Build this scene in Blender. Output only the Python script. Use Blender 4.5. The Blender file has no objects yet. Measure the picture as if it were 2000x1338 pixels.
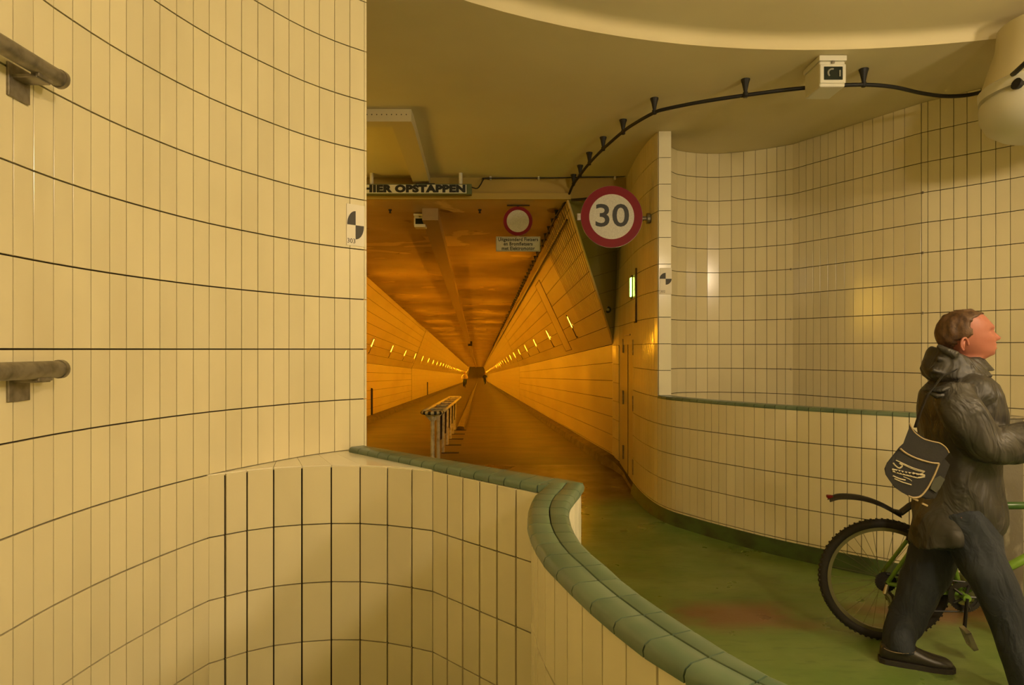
import bpy, bmesh, math, random
from mathutils import Vector, Matrix
random.seed(7)
C = bpy.context.scene.collection
F = 1300.0; EYE = 1.58; PI = math.pi

# ---------------------------------------------------------------- camera, exposure, world, lights
cam = bpy.data.cameras.new('camera'); camo = bpy.data.objects.new('camera', cam); C.objects.link(camo)
camo.location = (0, 0, EYE); camo.rotation_euler = (PI/2, 0, 0)
cam.sensor_width = 36; cam.lens = F*36/2000; cam.shift_y = 13/2000; cam.clip_end = 600; cam.clip_start = .02
bpy.context.scene.camera = camo
vs = bpy.context.scene.view_settings
vs.view_transform = 'Standard'; vs.look = 'None'; vs.gamma = 1; vs.use_curve_mapping = False; vs.exposure = 0.0
w = bpy.data.worlds.new('world'); bpy.context.scene.world = w; w.use_nodes = True
w.node_tree.nodes['Background'].inputs[0].default_value = (.9, .6, .25, 1)
w.node_tree.nodes['Background'].inputs[1].default_value = 0.0
LOBBY_COL = (1.0, .78, .52)
def area(name, loc, size, power, col, target=None, shape='DISK'):
    l = bpy.data.lights.new(name, 'AREA'); l.shape = shape; l.size = size; l.energy = power; l.color = col
    o = bpy.data.objects.new(name, l); C.objects.link(o); o.location = loc
    d = Vector(target if target else (loc[0], loc[1], 0)) - Vector(loc)
    o.rotation_euler = d.to_track_quat('-Z', 'Y').to_euler(); return o
def globe(name, loc, r, power, col):
    l = bpy.data.lights.new(name, 'POINT'); l.shadow_soft_size = r; l.energy = power; l.color = col
    o = bpy.data.objects.new(name, l); C.objects.link(o); o.location = loc; return o
LOBBY_POWER = 160
globe('lobby_lamp_globe', (2.0, -.7, 3.0), .16, LOBBY_POWER*1.1, LOBBY_COL)
globe('lobby_lamp_globe', (3.5, 1.0, 2.95), .16, LOBBY_POWER*1.25, (1.0, .78, .52))
globe('portal_lamp_globe', (-2.6, 6.5, 2.3), .40, LOBBY_POWER*.26, (1.0,.56,.05))
TUNNEL_COL = (1.0, .40, .010); LAMP = 3000

# ---------------------------------------------------------------- helpers
def W(px, py, d): return Vector(((px-1000)/F*d, d, EYE-(py-682)/F*d))
def mat(name, col, rough=.5, metal=0, spec=.5, vary=0.0, noise=None, bump=None, coat=0, emis=None, estr=0):
    m = bpy.data.materials.new(name); m.use_nodes = True; nt = m.node_tree; b = nt.nodes['Principled BSDF']
    b.inputs['Base Color'].default_value = (*col, 1); b.inputs['Roughness'].default_value = rough
    b.inputs['Metallic'].default_value = metal; b.inputs['Specular IOR Level'].default_value = spec
    b.inputs['Coat Weight'].default_value = coat
    if emis: b.inputs['Emission Color'].default_value = (*emis, 1); b.inputs['Emission Strength'].default_value = estr
    src = None
    tc = nt.nodes.new('ShaderNodeTexCoord')
    if noise:   # (scale xyz, detail, colour2, lo, hi)
        sc, det, c2, lo, hi = noise
        mp = nt.nodes.new('ShaderNodeMapping'); mp.inputs['Scale'].default_value = sc
        geo = nt.nodes.new('ShaderNodeNewGeometry'); nt.links.new(geo.outputs['Position'], mp.inputs[0])
        n = nt.nodes.new('ShaderNodeTexNoise'); n.inputs['Scale'].default_value = 1; n.inputs['Detail'].default_value = det
        nt.links.new(mp.outputs[0], n.inputs['Vector'])
        r = nt.nodes.new('ShaderNodeMapRange'); r.inputs[1].default_value = lo; r.inputs[2].default_value = hi
        nt.links.new(n.outputs[0], r.inputs[0])
        mx = nt.nodes.new('ShaderNodeMix'); mx.data_type = 'RGBA'; mx.inputs[6].default_value = (*col, 1); mx.inputs[7].default_value = (*c2, 1)
        nt.links.new(r.outputs[0], mx.inputs[0]); src = mx.outputs[2]
    if vary:
        oi = nt.nodes.new('ShaderNodeObjectInfo'); hs = nt.nodes.new('ShaderNodeHueSaturation')
        r = nt.nodes.new('ShaderNodeMapRange'); r.inputs[3].default_value = 1-vary; r.inputs[4].default_value = 1+vary
        nt.links.new(oi.outputs['Random'], r.inputs[0]); nt.links.new(r.outputs[0], hs.inputs['Value'])
        if src: nt.links.new(src, hs.inputs['Color'])
        else: hs.inputs['Color'].default_value = (*col, 1)
        src = hs.outputs[0]
    if src: nt.links.new(src, b.inputs['Base Color'])
    if bump:    # (scale, strength, distance)
        n = nt.nodes.new('ShaderNodeTexNoise'); n.inputs['Scale'].default_value = bump[0]; n.inputs['Detail'].default_value = 4
        nt.links.new(tc.outputs['Object'], n.inputs['Vector'])
        bp = nt.nodes.new('ShaderNodeBump'); bp.inputs['Strength'].default_value = bump[1]; bp.inputs['Distance'].default_value = bump[2]
        nt.links.new(n.outputs[0], bp.inputs['Height']); nt.links.new(bp.outputs[0], b.inputs['Normal'])
    return m
TILE = (.74, .66, .42)
M = dict(
    tile=mat('cream_tile', TILE, .16, vary=.035, noise=((3,3,1.5), 3, (.68,.60,.37), .45, .75)),
    tile_white=mat('white_tile', (.80,.75,.56), .14, vary=.02),
    tile_tunnel=mat('tunnel_tile', (.74,.62,.34), .28, noise=((.9,.35,1.5), 4, (.60,.48,.25), .42, .75)),
    tile_green=mat('green_glazed_tile', (.125,.17,.10), .34, vary=.10, noise=((9,9,9), 5, (.085,.14,.08), .45, .75), bump=(60,.06,.001)),
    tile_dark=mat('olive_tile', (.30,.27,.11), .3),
    grout=mat('grout', (.035,.025,.011), .9),
    plaster=mat('cream_ceiling_paint', (.70,.62,.38), .75, noise=((1.2,1.2,1.2), 5, (.64,.56,.33), .4, .8), bump=(25,.08,.004)),
    paint=mat('cream_gloss_paint', (.60,.53,.31), .45, bump=(18,.06,.003)),
    steel=mat('aged_steel', (.34,.30,.23), .42, metal=.75, noise=((30,30,30), 5, (.17,.15,.11), .4, .75), bump=(80,.15,.001)),
    black=mat('black_rubber', (.012,.011,.009), .6),
    blackgloss=mat('black_glass', (.012,.02,.014), .08),
    white=mat('white_enamel', (.68,.66,.54), .35),
    red=mat('red_reflective', (.21,.007,.012), .5, spec=.2),
    signface=mat('white_reflective', (.60,.58,.48), .4, noise=((90,90,90), 2, (.52,.50,.41), .4, .6)),
    ink=mat('black_ink', (.012,.015,.012), .5),
)
def link(name, me, m=None, parent=None):
    o = bpy.data.objects.new(name, me); C.objects.link(o)
    if m is not None and me is not None and len(me.materials) == 0: me.materials.append(m)
    if parent: o.parent = parent
    return o
def obj(name, bm, m, parent=None, smooth=False):
    me = bpy.data.meshes.new(name); bmesh.ops.recalc_face_normals(bm, faces=bm.faces); bm.to_mesh(me); bm.free()
    if smooth: me.shade_smooth()
    return link(name, me, m, parent)
def autosmooth(o, ang=40):
    me = o.data; me.shade_smooth()
    bm = bmesh.new(); bm.from_mesh(me)
    for e in bm.edges:
        if len(e.link_faces) == 2 and e.calc_face_angle(0) > math.radians(ang): e.smooth = False
    bm.to_mesh(me); bm.free(); return o
def struct(o): o['kind'] = 'structure'; return o
def stuff(o): o['kind'] = 'stuff'; return o
def tag(o, label, cat, group=None):
    o['label'] = label; o['category'] = cat; o['kind'] = 'thing'
    if group: o['group'] = group
    return o
def thing(name, label, cat, loc=(0,0,0), rotz=0, group=None):
    o = bpy.data.objects.new(name, None); C.objects.link(o); o.location = loc; o.rotation_euler = (0,0,rotz); o.empty_display_size = .1
    return tag(o, label, cat, group)
def box(bm, x0, x1, y0, y1, z0, z1, bev=0, mtx=None):
    v = [bm.verts.new(p) for p in ((x0,y0,z0),(x1,y0,z0),(x1,y1,z0),(x0,y1,z0),(x0,y0,z1),(x1,y0,z1),(x1,y1,z1),(x0,y1,z1))]
    f = [bm.faces.new([v[i] for i in q]) for q in ((0,3,2,1),(4,5,6,7),(0,1,5,4),(1,2,6,5),(2,3,7,6),(3,0,4,7))]
    if bev:
        es = list({e for g in f for e in g.edges}); r = bmesh.ops.bevel(bm, geom=es, offset=bev, segments=2, profile=.5, affect='EDGES')
        vv = {x for x in r['verts']} | {x for x in v if x.is_valid}
    else: vv = set(v)
    if mtx:
        for x in vv: x.co = mtx @ x.co
    return vv
def catmull(P, n=8):
    P = [Vector(p) for p in P]; Q = [2*P[0]-P[1]] + P + [2*P[-1]-P[-2]]; out = []
    for i in range(1, len(Q)-2):
        a, b, c, d = Q[i-1], Q[i], Q[i+1], Q[i+2]
        for k in range(n):
            t = k/n; out.append(.5*((2*b) + (c-a)*t + (2*a-5*b+4*c-d)*t*t + (3*b-a-3*c+d)*t**3))
    out.append(P[-1]); return out
def tube(bm, pts, r, seg=10, caps=True, flat=None):
    """round tube along pts; r a number or list; flat=(a,b) gives elliptical scale of the two section axes"""
    pts = [Vector(p) for p in pts]; n = len(pts); rr = r if isinstance(r, (list, tuple)) else [r]*n
    rings = []; up = None
    for i, p in enumerate(pts):
        t = (pts[min(i+1,n-1)]-pts[max(i-1,0)]).normalized()
        if up is None:
            up = Vector((0,0,1)) if abs(t.z) < .9 else Vector((1,0,0))
        s = t.cross(up).normalized(); up = s.cross(t).normalized()
        fa, fb = flat if flat else (1, 1)
        rings.append([bm.verts.new(p + s*math.cos(2*PI*k/seg)*rr[i]*fa + up*math.sin(2*PI*k/seg)*rr[i]*fb) for k in range(seg)])
    for i in range(n-1):
        for k in range(seg):
            bm.faces.new((rings[i][k], rings[i][(k+1)%seg], rings[i+1][(k+1)%seg], rings[i+1][k]))
    if caps:
        bm.faces.new(rings[0][::-1]); bm.faces.new(rings[-1])
    return rings
def lathe(bm, prof, seg=24, mtx=None):
    rings = []
    for r, z in prof:
        if r < 1e-6: rings.append([bm.verts.new((0,0,z))])
        else: rings.append([bm.verts.new((r*math.cos(2*PI*k/seg), r*math.sin(2*PI*k/seg), z)) for k in range(seg)])
    for a, b in zip(rings, rings[1:]):
        for k in range(seg):
            q = [a[k%len(a)], a[(k+1)%len(a)], b[(k+1)%len(b)], b[k%len(b)]]
            q = list(dict.fromkeys(q))
            if len(q) > 2: bm.faces.new(q)
    if len(rings[0]) > 1: bm.faces.new(rings[0][::-1])
    if len(rings[-1]) > 1: bm.faces.new(rings[-1])
    if mtx:
        for rg in rings:
            for v in rg: v.co = mtx @ v.co
def prism(bm, pts, z0, z1):
    """plan polygon pts extruded from z0 to z1"""
    a = [bm.verts.new((p[0], p[1], z0)) for p in pts]; b = [bm.verts.new((p[0], p[1], z1)) for p in pts]; n = len(pts)
    bm.faces.new(a[::-1]); bm.faces.new(b)
    for i in range(n): bm.faces.new((a[i], a[(i+1)%n], b[(i+1)%n], b[i]))
def frame(o, x, y, z):
    """matrix with origin o and axes x,y,z"""
    m = Matrix((x, y, z)).transposed().to_4x4(); m.translation = o; return m
def text(name, s, size, m, mtx, parent, ext=.001, bold=0, sx=1, spacing=1, align='CENTER'):
    cu = bpy.data.curves.new(name, 'FONT'); cu.body = s; cu.size = size; cu.extrude = ext; cu.offset = bold
    cu.align_x = align; cu.align_y = 'CENTER'; cu.space_character = spacing; cu.resolution_u = 4
    t = bpy.data.objects.new('tmp', cu); C.objects.link(t); dg = bpy.context.evaluated_depsgraph_get(); dg.update()
    me = bpy.data.meshes.new_from_object(t.evaluated_get(dg)); bpy.data.objects.remove(t)
    me.transform(Matrix.Diagonal((sx,1,1,1))); me.transform(mtx); me.materials.clear()
    return link(name, me, m, parent)

# plan curves: list of (X, Y); hit(curve, px) = point where the sight line through pixel column px meets it
def hit(curve, px, start=0):
    k = (px-1000)/F
    for i in range(start, len(curve)-1):
        a, b = curve[i], curve[i+1]; fa = a[0]-k*a[1]; fb = b[0]-k*b[1]
        if fa == 0 or fa*fb < 0:
            t = fa/(fa-fb); return Vector((a[0]+(b[0]-a[0])*t, a[1]+(b[1]-a[1])*t))
    raise ValueError(px)
def smooth2(P, n=10): return [Vector((p.x, p.y)) for p in catmull([(x, y, 0) for x, y in P], n)]
def walk(curve, p0, step, count=None, end=None):
    """points at equal chord steps along curve from the vertex nearest p0"""
    i = min(range(len(curve)), key=lambda j: (curve[j]-Vector(p0)).length); out = [Vector(p0)]; cur = Vector(p0)
    while i < len(curve)-1:
        d = (curve[i+1]-cur).length
        if d < step: i += 1; continue
        a = curve[i] if (curve[i]-cur).length < step else cur
        lo, hi = 0, 1
        for _ in range(24):
            m = (lo+hi)/2
            if (a.lerp(curve[i+1], m)-cur).length < step: lo = m
            else: hi = m
        cur = a.lerp(curve[i+1], hi); out.append(cur.copy())
        if count and len(out) > count: break
    return out
def seen_px(p, z, mn=9):
    """rough test: the point is in front of the camera and inside the frame"""
    if p[1] < .3: return False
    px = 1000+p[0]/p[1]*F; py = 682-(z-EYE)/p[1]*F
    return -40 < px < 2040 and -60 < py < 1400
TT = .012; GAP = .0042
def tiles(parent, seams, rows, side, m, prefix='tile', skip=None, vis=None, gap=.0042, gz=.005):
    """flat ceramic tiles between consecutive plan seams and row heights (z). side=+1: the face looks to the right of travel.
    Tiles the frame shows are objects sharing one mesh per column and row height; the rest are joined."""
    rest = bmesh.new(); nrest = 0; n = 0
    for i in range(len(seams)-1):
        a, b = seams[i], seams[i+1]; L = (b-a).length
        if L < .012: continue
        d = (b-a)/L; nrm = Vector((d.y, -d.x))*side; cache = {}
        for j in range(len(rows)-1):
            z0, z1 = rows[j], rows[j+1]; zc = (z0+z1)/2; c = (a+b)/2
            if skip and skip(c, zc): continue
            facing = nrm.x*(-c.x)+nrm.y*(-c.y) > 0
            good = seen_px(c, zc) and facing and (vis is None or vis(c, zc)) and n < 298
            H = round(z1-z0, 4)
            if good:
                if H not in cache:
                    bm = bmesh.new(); box(bm, -L/2+gap/2, L/2-gap/2, 0, TT, -H/2+gz/2, H/2-gz/2)
                    top = [e for e in bm.edges if all(v.co.y > TT-1e-6 for v in e.verts)]
                    bmesh.ops.bevel(bm, geom=top, offset=.0006, segments=1, affect='EDGES')
                    bmesh.ops.recalc_face_normals(bm, faces=bm.faces)
                    me = bpy.data.meshes.new(prefix); bm.to_mesh(me); bm.free(); me.materials.append(m); cache[H] = me
                o = bpy.data.objects.new(prefix, cache[H]); C.objects.link(o); o.parent = parent; n += 1
                jit = random.uniform(-.0012, .0012)
                o.matrix_local = frame(Vector((c.x, c.y, zc)) , Vector((d.x, d.y, 0)), Vector((nrm.x, nrm.y, jit)).normalized(), Vector((0,0,1)))
            else:
                mt = frame(Vector((c.x, c.y, zc)), Vector((d.x, d.y, 0)), Vector((nrm.x, nrm.y, 0)), Vector((0,0,1)))
                box(rest, -L/2+gap/2, L/2-gap/2, 0, TT, -H/2+gz/2, H/2-gz/2, 0, mt); nrest += 1
    if nrest: stuff(obj(prefix+'_field', rest, m, parent))
    else: rest.free()
    return n
def wallsolid(name, seams, z0, z1, side, thick, m):
    """solid behind the tiles"""
    bm = bmesh.new(); n = len(seams); back = []
    for i in range(n):
        d = (seams[min(i+1,n-1)]-seams[max(i-1,0)]).normalized(); nr = Vector((d.y,-d.x))*side
        back.append(seams[i]-nr*thick)
    fr0 = [bm.verts.new((p.x,p.y,z0)) for p in seams]; fr1 = [bm.verts.new((p.x,p.y,z1)) for p in seams]
    bk0 = [bm.verts.new((p.x,p.y,z0)) for p in back]; bk1 = [bm.verts.new((p.x,p.y,z1)) for p in back]
    for i in range(n-1):
        bm.faces.new((fr0[i],fr0[i+1],fr1[i+1],fr1[i])); bm.faces.new((bk0[i],bk1[i],bk1[i+1],bk0[i+1]))
        bm.faces.new((fr1[i],fr1[i+1],bk1[i+1],bk1[i])); bm.faces.new((fr0[i],bk0[i],bk0[i+1],fr0[i+1]))
    bm.faces.new((fr0[0],fr1[0],bk1[0],bk0[0])); bm.faces.new((fr0[-1],bk0[-1],bk1[-1],fr1[-1]))
    return struct(obj(name, bm, m))
def rowlist(phase, lo, hi, step=.25):
    """row edges in world z between lo and hi, rows at EYE+phase+k*step"""
    k = math.ceil((lo-EYE-phase)/step+1e-6); out = [lo]
    while EYE+phase+k*step < hi-1e-4:
        z = EYE+phase+k*step
        if z-out[-1] > .02: out.append(z)
        k += 1
    if hi-out[-1] < .02: out[-1] = hi
    else: out.append(hi)
    return out
CEIL = EYE+2.05
# ================================================================ SETTING
# ---- left curved wall
LW = smooth2([(-1.35,-3.2),(-1.35,-1.5),(-1.35,.5),(-1.35,1.5),(-1.35,1.757),(-1.352,1.96),(-1.318,2.265),(-1.215,2.65),(-1.024,3.04),(-.872,3.247),(-.752,3.36)])
lpx = [17,57,97,135,171,208,241,274,307,340,373,404,437,468,500,531,561,591,621,651,681]
lseam = [hit(LW, p) for p in lpx] + [Vector((-.751,3.362))]
lback = [Vector((-1.35, lseam[0].y-.083*k)) for k in range(1, 56)][::-1]
LS = lback + lseam
LEDGE = EYE-.5
wl = wallsolid('wall_left', LS, 0, CEIL, 1, .28, M['grout'])
split = lseam[11]
tiles(wl, LS, rowlist(0, 0, CEIL), 1, M['tile'], gap=.0036, skip=lambda c, z: z < LEDGE and c.y > split.y)
# closing face of the left wall at its free end (white tile edge)
e = lseam[-1]; dd = (LS[-1]-LS[-2]).normalized(); nn = Vector((dd.y,-dd.x))
bm = bmesh.new(); rr = rowlist(0, 0, CEIL)
for z0, z1 in zip(rr, rr[1:]):
    box(bm, 0, .012, -.28, .012, z0+.002, z1-.002, .001, frame(Vector((e.x,e.y,0)), Vector((dd.x,dd.y,0)), Vector((nn.x,nn.y,0)), Vector((0,0,1))))
stuff(obj('end_tile', bm, M['tile'], wl))

# ---- inner concave low wall, phase 0, up to the ledge
IW = [(-1.160,2.702),(-1.10,2.758),(-1.008,2.815),(-.896,2.852),(-.779,2.872),(-.653,2.872),(-.528,2.844),(-.4156,2.80),(-.3216,2.757)]
F0, F1 = Vector((-.3216,2.757)), Vector((.128,2.298))      # straight stretch
iwc = [Vector((split.x, split.y))] + [Vector(p) for p in IW]
ipx = [438,481,534,590,648,705,759,807,849]
isv = [split] + [hit(smooth2([tuple(p) for p in iwc]+[(-.2516,2.686)]), p) for p in ipx]
for p in (878,908,941,975,1012): isv.append(hit([F0, F1], p))
isv.append(F1)
wf = wallsolid('wall_front', isv, 0, LEDGE-.012, 1, .05, M['grout'])
tiles(wf, isv, rowlist(0, 0, LEDGE-.002), 1, M['tile'], gap=.0082)

# ---- ledge of glossy tiles between the left wall and the low wall
Dn = (F1-F0).normalized(); Nn = Vector((-Dn.y, Dn.x))       # Nn points away from the camera
if Nn.y < 0: Nn = -Nn
A0 = F0-Dn*.668                                              # the coping's front line meets the left wall here
ledge = struct(obj('trim_1', (lambda bm: (prism(bm, [(p.x,p.y) for p in isv[:9]] + [(F0.x,F0.y),(A0.x,A0.y)] + [(p.x,p.y) for p in lseam[20:11:-1]], LEDGE-.06, LEDGE-.011), bm)[1])(bmesh.new()), M['grout']))
inner = [p for p in isv[1:9]]; outer = [hit(LW, q) for q in (440,500,540,580,620,650,672,684)]
for i in range(7):
    bm = bmesh.new(); a, b, c, d = inner[i], inner[i+1], outer[i+1], outer[i]
    cc = (a+b+c+d)/4; q = [p+(cc-p).normalized()*.002 for p in (a,b,c,d)]
    if i == 0: q = [p for p in (a,b,c,split)]
    prism(bm, q, LEDGE-.011, LEDGE); obj('tile', bm, M['tile_white'], ledge)
bm = bmesh.new(); a = inner[7]; q = [a, F0, A0, outer[7]]
prism(bm, q, LEDGE-.011, LEDGE); obj('tile', bm, M['tile_white'], ledge)

# ---- parapet: straight back stretch and S-curve toward the camera
PL = smooth2([(.128,2.37),(.112,2.29),(.087,2.227),(.0585,2.05),(.051,1.92),(.0465,1.85),(.053,1.72),(.0625,1.6375),(.0808,1.522),(.1047,1.4327),(.129,1.344),(.146,1.287),(.169,1.214),(.198,1.1375),(.2295,1.06),(.273,.987),(.335,.905),(.42,.82),(.52,.74),(.66,.66),(.85,.58),(1.1,.5),(1.5,.4)], 6)
PR = smooth2([(.252,2.366),(.22,2.235),(.194,2.144),(.168,2.03),(.160,1.918),(.158,1.8345),(.1627,1.70),(.1735,1.604),(.190,1.535),(.2054,1.4755),(.229,1.366),(.264,1.2525),(.3114,1.1245),(.35,1.03),(.398,.941),(.46,.87),(.53,.81),(.62,.755),(.74,.70),(.9,.65),(1.13,.585),(1.53,.485)], 6)
def resamp(curve, n):
    L = [0]
    for a, b in zip(curve, curve[1:]): L.append(L[-1]+(b-a).length)
    out = []; j = 0
    for i in range(n+1):
        s = L[-1]*i/n
        while j < len(L)-2 and L[j+1] < s: j += 1
        t = (s-L[j])/max(L[j+1]-L[j], 1e-9); out.append(curve[j].lerp(curve[j+1], min(t,1)))
    return out
off = lambda crv, s: [p + Vector(((crv[min(i+1,len(crv)-1)]-crv[max(i-1,0)]).normalized().y, -(crv[min(i+1,len(crv)-1)]-crv[max(i-1,0)]).normalized().x))*s for i, p in enumerate(crv)]
PLw = off(PL, -.006); PRw = off(PR, .006)          # tile planes stand back under the nosing
# travel is toward the camera: right of travel = -X side (left face)
TOP = EYE-.49
# polygon solid of parapet
bm = bmesh.new()
prism(bm, [(p.x,p.y) for p in off(PL,-.018)] + [(p.x,p.y) for p in off(PR,.018)][::-1], 0, TOP)
wp = struct(obj('wall_parapet', bm, M['grout']))
# left face seams
spx = [1050,1064.5,1083,1107.7,1137,1176,1222.7,1283.3]
near = [p for p in PLw if p.y < 1.72]; rest_ = [hit(near, p) for p in spx]
far = walk([p for p in PLw if p.y > 1.79][::-1], rest_[0], .083)[::-1]
tail = walk(PLw, rest_[-1], .095)[1:]
SLf = [p for p in far[:-1]] + rest_ + tail
tiles(wp, [p - Vector((0,0)) for p in off(SLf,-.012)], rowlist(0, 0, TOP-.002), 1, M['tile'])
SRf = resamp(PRw, 34)
tiles(wp, off(SRf,.012), rowlist(0, 0, TOP-.002), -1, M['tile_white'])
# back stretch solid, with its far-side tiles
B0 = A0 + Nn*.085; B1 = Vector((.245, 2.372))
bm = bmesh.new(); prism(bm, [A0+Nn*.012, F1+Nn*.012+Dn*.02, B1-Nn*.012, B0-Nn*.022], 0, TOP)
ws = obj('parapet_core', bm, M['grout'], wp)
sb = [B0.lerp(B1, k/15) - Nn*.012 for k in range(16)]
tiles(wp, sb, rowlist(0, 0, TOP-.002), -1, M['tile_white'], vis=lambda c, z: False)
# coping tiles
def coptile(parent, a0, a1, b0, b1, nose_a, nose_b, name='coping_tile', z=EYE-.475):
    """a0,a1: one long edge; b0,b1: the other edge; nose: rounded drop on that edge"""
    bm = bmesh.new(); g = .0019
    def prof(p, q):
        d = (q-p); L = d.length; d = d/L; out = []
        if nose_a: out += [(-.004,-.028),(-.006,-.016),(-.002,-.006),(.010,0)]
        else: out += [(g,-.028),(g,-.001),(g+.001,0)]
        if nose_b: out += [(L-.010,0),(L+.002,-.006),(L+.006,-.016),(L+.004,-.028)]
        else: out += [(L-g-.001,0),(L-g,-.001),(L-g,-.028)]
        return [Vector((p.x+d.x*s, p.y+d.y*s, z+h)) for s, h in out]
    P0 = prof(a0, b0); P1 = prof(a1, b1)
    t = ((a1-a0).normalized()+(b1-b0).normalized()).normalized()*g; t = Vector((t.x,t.y,0))
    v0 = [bm.verts.new(p+t) for p in P0]; v1 = [bm.verts.new(p-t) for p in P1]; n = len(v0)
    for i in range(n): bm.faces.new((v0[i], v0[(i+1)%n], v1[(i+1)%n], v1[i]))
    bm.faces.new(v0[::-1]); bm.faces.new(v1)
    o = obj(name, bm, M['tile_green'], parent); autosmooth(o, 50); return o
NC = 30
cl = resamp(PL, NC); cr = resamp(PR, NC)
# pair the two edges by nearest normal
cr2 = []; dense = resamp(PR, 900); j = 0
for i, p in enumerate(cl):
    if i == 0: cr2.append(dense[0]); continue
    t = (cl[min(i+1,NC)]-cl[i-1]).normalized()
    cand = min(range(j, len(dense)), key=lambda q: abs((dense[q]-p).dot(t)) + (5 if (dense[q]-p).length > .3 else 0)); j = cand; cr2.append(dense[cand])
for i in range(NC):
    m0 = cl[i].lerp(cr2[i], .53); m1 = cl[i+1].lerp(cr2[i+1], .53)
    coptile(wp, cl[i], cl[i+1], m0, m1, True, False); coptile(wp, m0, m1, cr2[i], cr2[i+1], False, True)
nb = 15; Bc = Vector((.11, 2.368))
fa = [A0.lerp(F1-Dn*.055, k/nb) for k in range(nb+1)]; fb = [B0.lerp(B1-Dn*.12, k/nb) for k in range(nb+1)]
for i in range(nb): coptile(wp, fa[i], fa[i+1], fb[i], fb[i+1], True, True)
# corner piece
bm = bmesh.new(); prism(bm, [(fa[-1]+Dn*.002), PL[3], PL[0]+Vector((.0,-.002)), PR[0], fb[-1]+Dn*.002], EYE-.503, EYE-.4756); obj('coping_tile', bm, M["tile_green"], wp)

# ---- right side: rounded corner wall (tall), low wall, column edge
RW = smooth2([(1.385,9.1),(1.415,8.75),(1.375,7.9),(1.345,7.3),(1.338,6.9),(1.352,6.55),(1.385,6.27),(1.455,6.03),(1.56,5.84),(1.73,5.57),(2.0,5.2),(2.26,4.92),(2.52,4.68),(2.735,4.5),(3.0,4.34),(3.12,4.27)])
RP = .05
rwA = [p for p in RW if p.y <= 8.76]
d0 = hit(RW, 1239.5, 4)
zk = EYE+.13                                     # top of the flush cabinet door
# stretch A: portal to the door
sA = [RW[0], Vector((1.402,8.93)), Vector((1.415,8.75))]
sB = walk([p for p in RW if p.y < 8.76], Vector((1.415,8.75)), .0855)
sB1 = [p for p in sB if p.y >= d0.y]; sBall = sB1
wc = wallsolid('wall_corner', [RW[0]]+[p for p in sB if p.y > 6.30], 0, CEIL, 1, .11, M['grout'])
colp = hit(RW, 1287)
sC = walk([p for p in RW if p.y <= d0.y+.001], sB1[-1], .0855)
iC = next(i for i, p in enumerate(sC) if p.y < colp.y)
sCtall = sC[:iC]+[colp]
base_h = .11
rowsR = rowlist(RP, base_h, CEIL)
tiles(wc, sA, rowsR, 1, M['tile'])
tiles(wc, sB1, rowsR, 1, M['tile'], skip=lambda c, z: z < zk)
tiles(wc, sCtall, rowsR, 1, M['tile'])
PT = EYE+RP-.5                                   # top row line of the low wall
rpx = [1160+x/2.478 for x in (400,433,468,505,540,573,608,645,688,730,780,830,880,932,985,1042,1100,1163,1228,1297,1370,1447,1527,1610,1700,1795,1895)]
sLow = [colp] + [p for p in sC[iC:] if p.x/p.y*F+1000 < rpx[0]-5] + [hit(RW, p, 30) for p in rpx]
sLow.append(RW[-1])
wr = wallsolid('wall_right', sLow, 0, PT, 1, .11, M['grout'])
tiles(wr, sLow, rowlist(RP, base_h, PT-.001), 1, M['tile'], gap=.0048, gz=.006)
# thin green coping on the low wall
for i in range(len(sLow)-1):
    a, b = sLow[i], sLow[i+1]
    if (b-a).length < .01: continue
    d = (b-a).normalized(); nr = Vector((d.y,-d.x))
    coptile(wr, a+nr*.010, b+nr*.010, a-nr*.118, b-nr*.118, True, True, z=PT+.016)
# column edge: white corner tiles closing the tall wall
colr = Vector((1.497, 6.255))
bm = bmesh.new(); prism(bm, [colp+Vector((0,.012)), Vector((1.495,6.27)), Vector((1.495,6.5)), Vector((1.40,6.5))], PT, CEIL)
tcol = struct(obj('trim_2', bm, M['grout']))
cs = [Vector((colp.x-.006,colp.y-.004)), Vector((1.497,6.262))]
tiles(tcol, cs, rowlist(RP, PT+.016, CEIL), 1 if False else 1, M['tile_white'])
# ---- far concave wall on the right
BW = smooth2([(1.515,6.50),(1.555,6.70),(1.65,6.83),(1.88,6.95),(2.17,6.985),(2.5,6.87),(2.72,6.735)])
BW += [Vector((2.815,6.655)), Vector((3.415,5.545))]
BW2 = smooth2([(3.415,5.545),(3.55,5.395),(3.70,5.225),(3.86,5.02),(4.25,4.4),(4.6,3.6),(4.85,2.6),(5.0,1.2),(5.0,-3.2)])
bpx = [1260+x/2.676 for x in (163,210,264,323,385,450,515,577,637,690,735)]
sBk = [BW[0], BW[10]] + [hit(BW, p) for p in bpx] + [BW[-2]]
bpx2 = [1260+x/2.676 for x in (808,845,882,920,960,1003,1047,1092,1142,1193,1247,1302,1360)]
sBk += [hit([BW[-2],BW[-1]], p) for p in bpx2] + [BW[-1]]
bpx3 = [1260+x/2.676 for x in (1480,1545,1615,1685,1758,1835,1912,1990,2072)]
s3 = [hit(BW2, p) for p in bpx3]
sBk += s3 + walk(BW2, s3[-1], .0855)[1:]
wb = wallsolid('wall_back', sBk, 0, CEIL, 1, .03, M['grout'])
tiles(wb, sBk, rowlist(RP, 0, CEIL), 1, M['tile'], gap=.0048, gz=.006, vis=lambda c, z: z > PT-.3 or c.x > 3.3)
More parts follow.
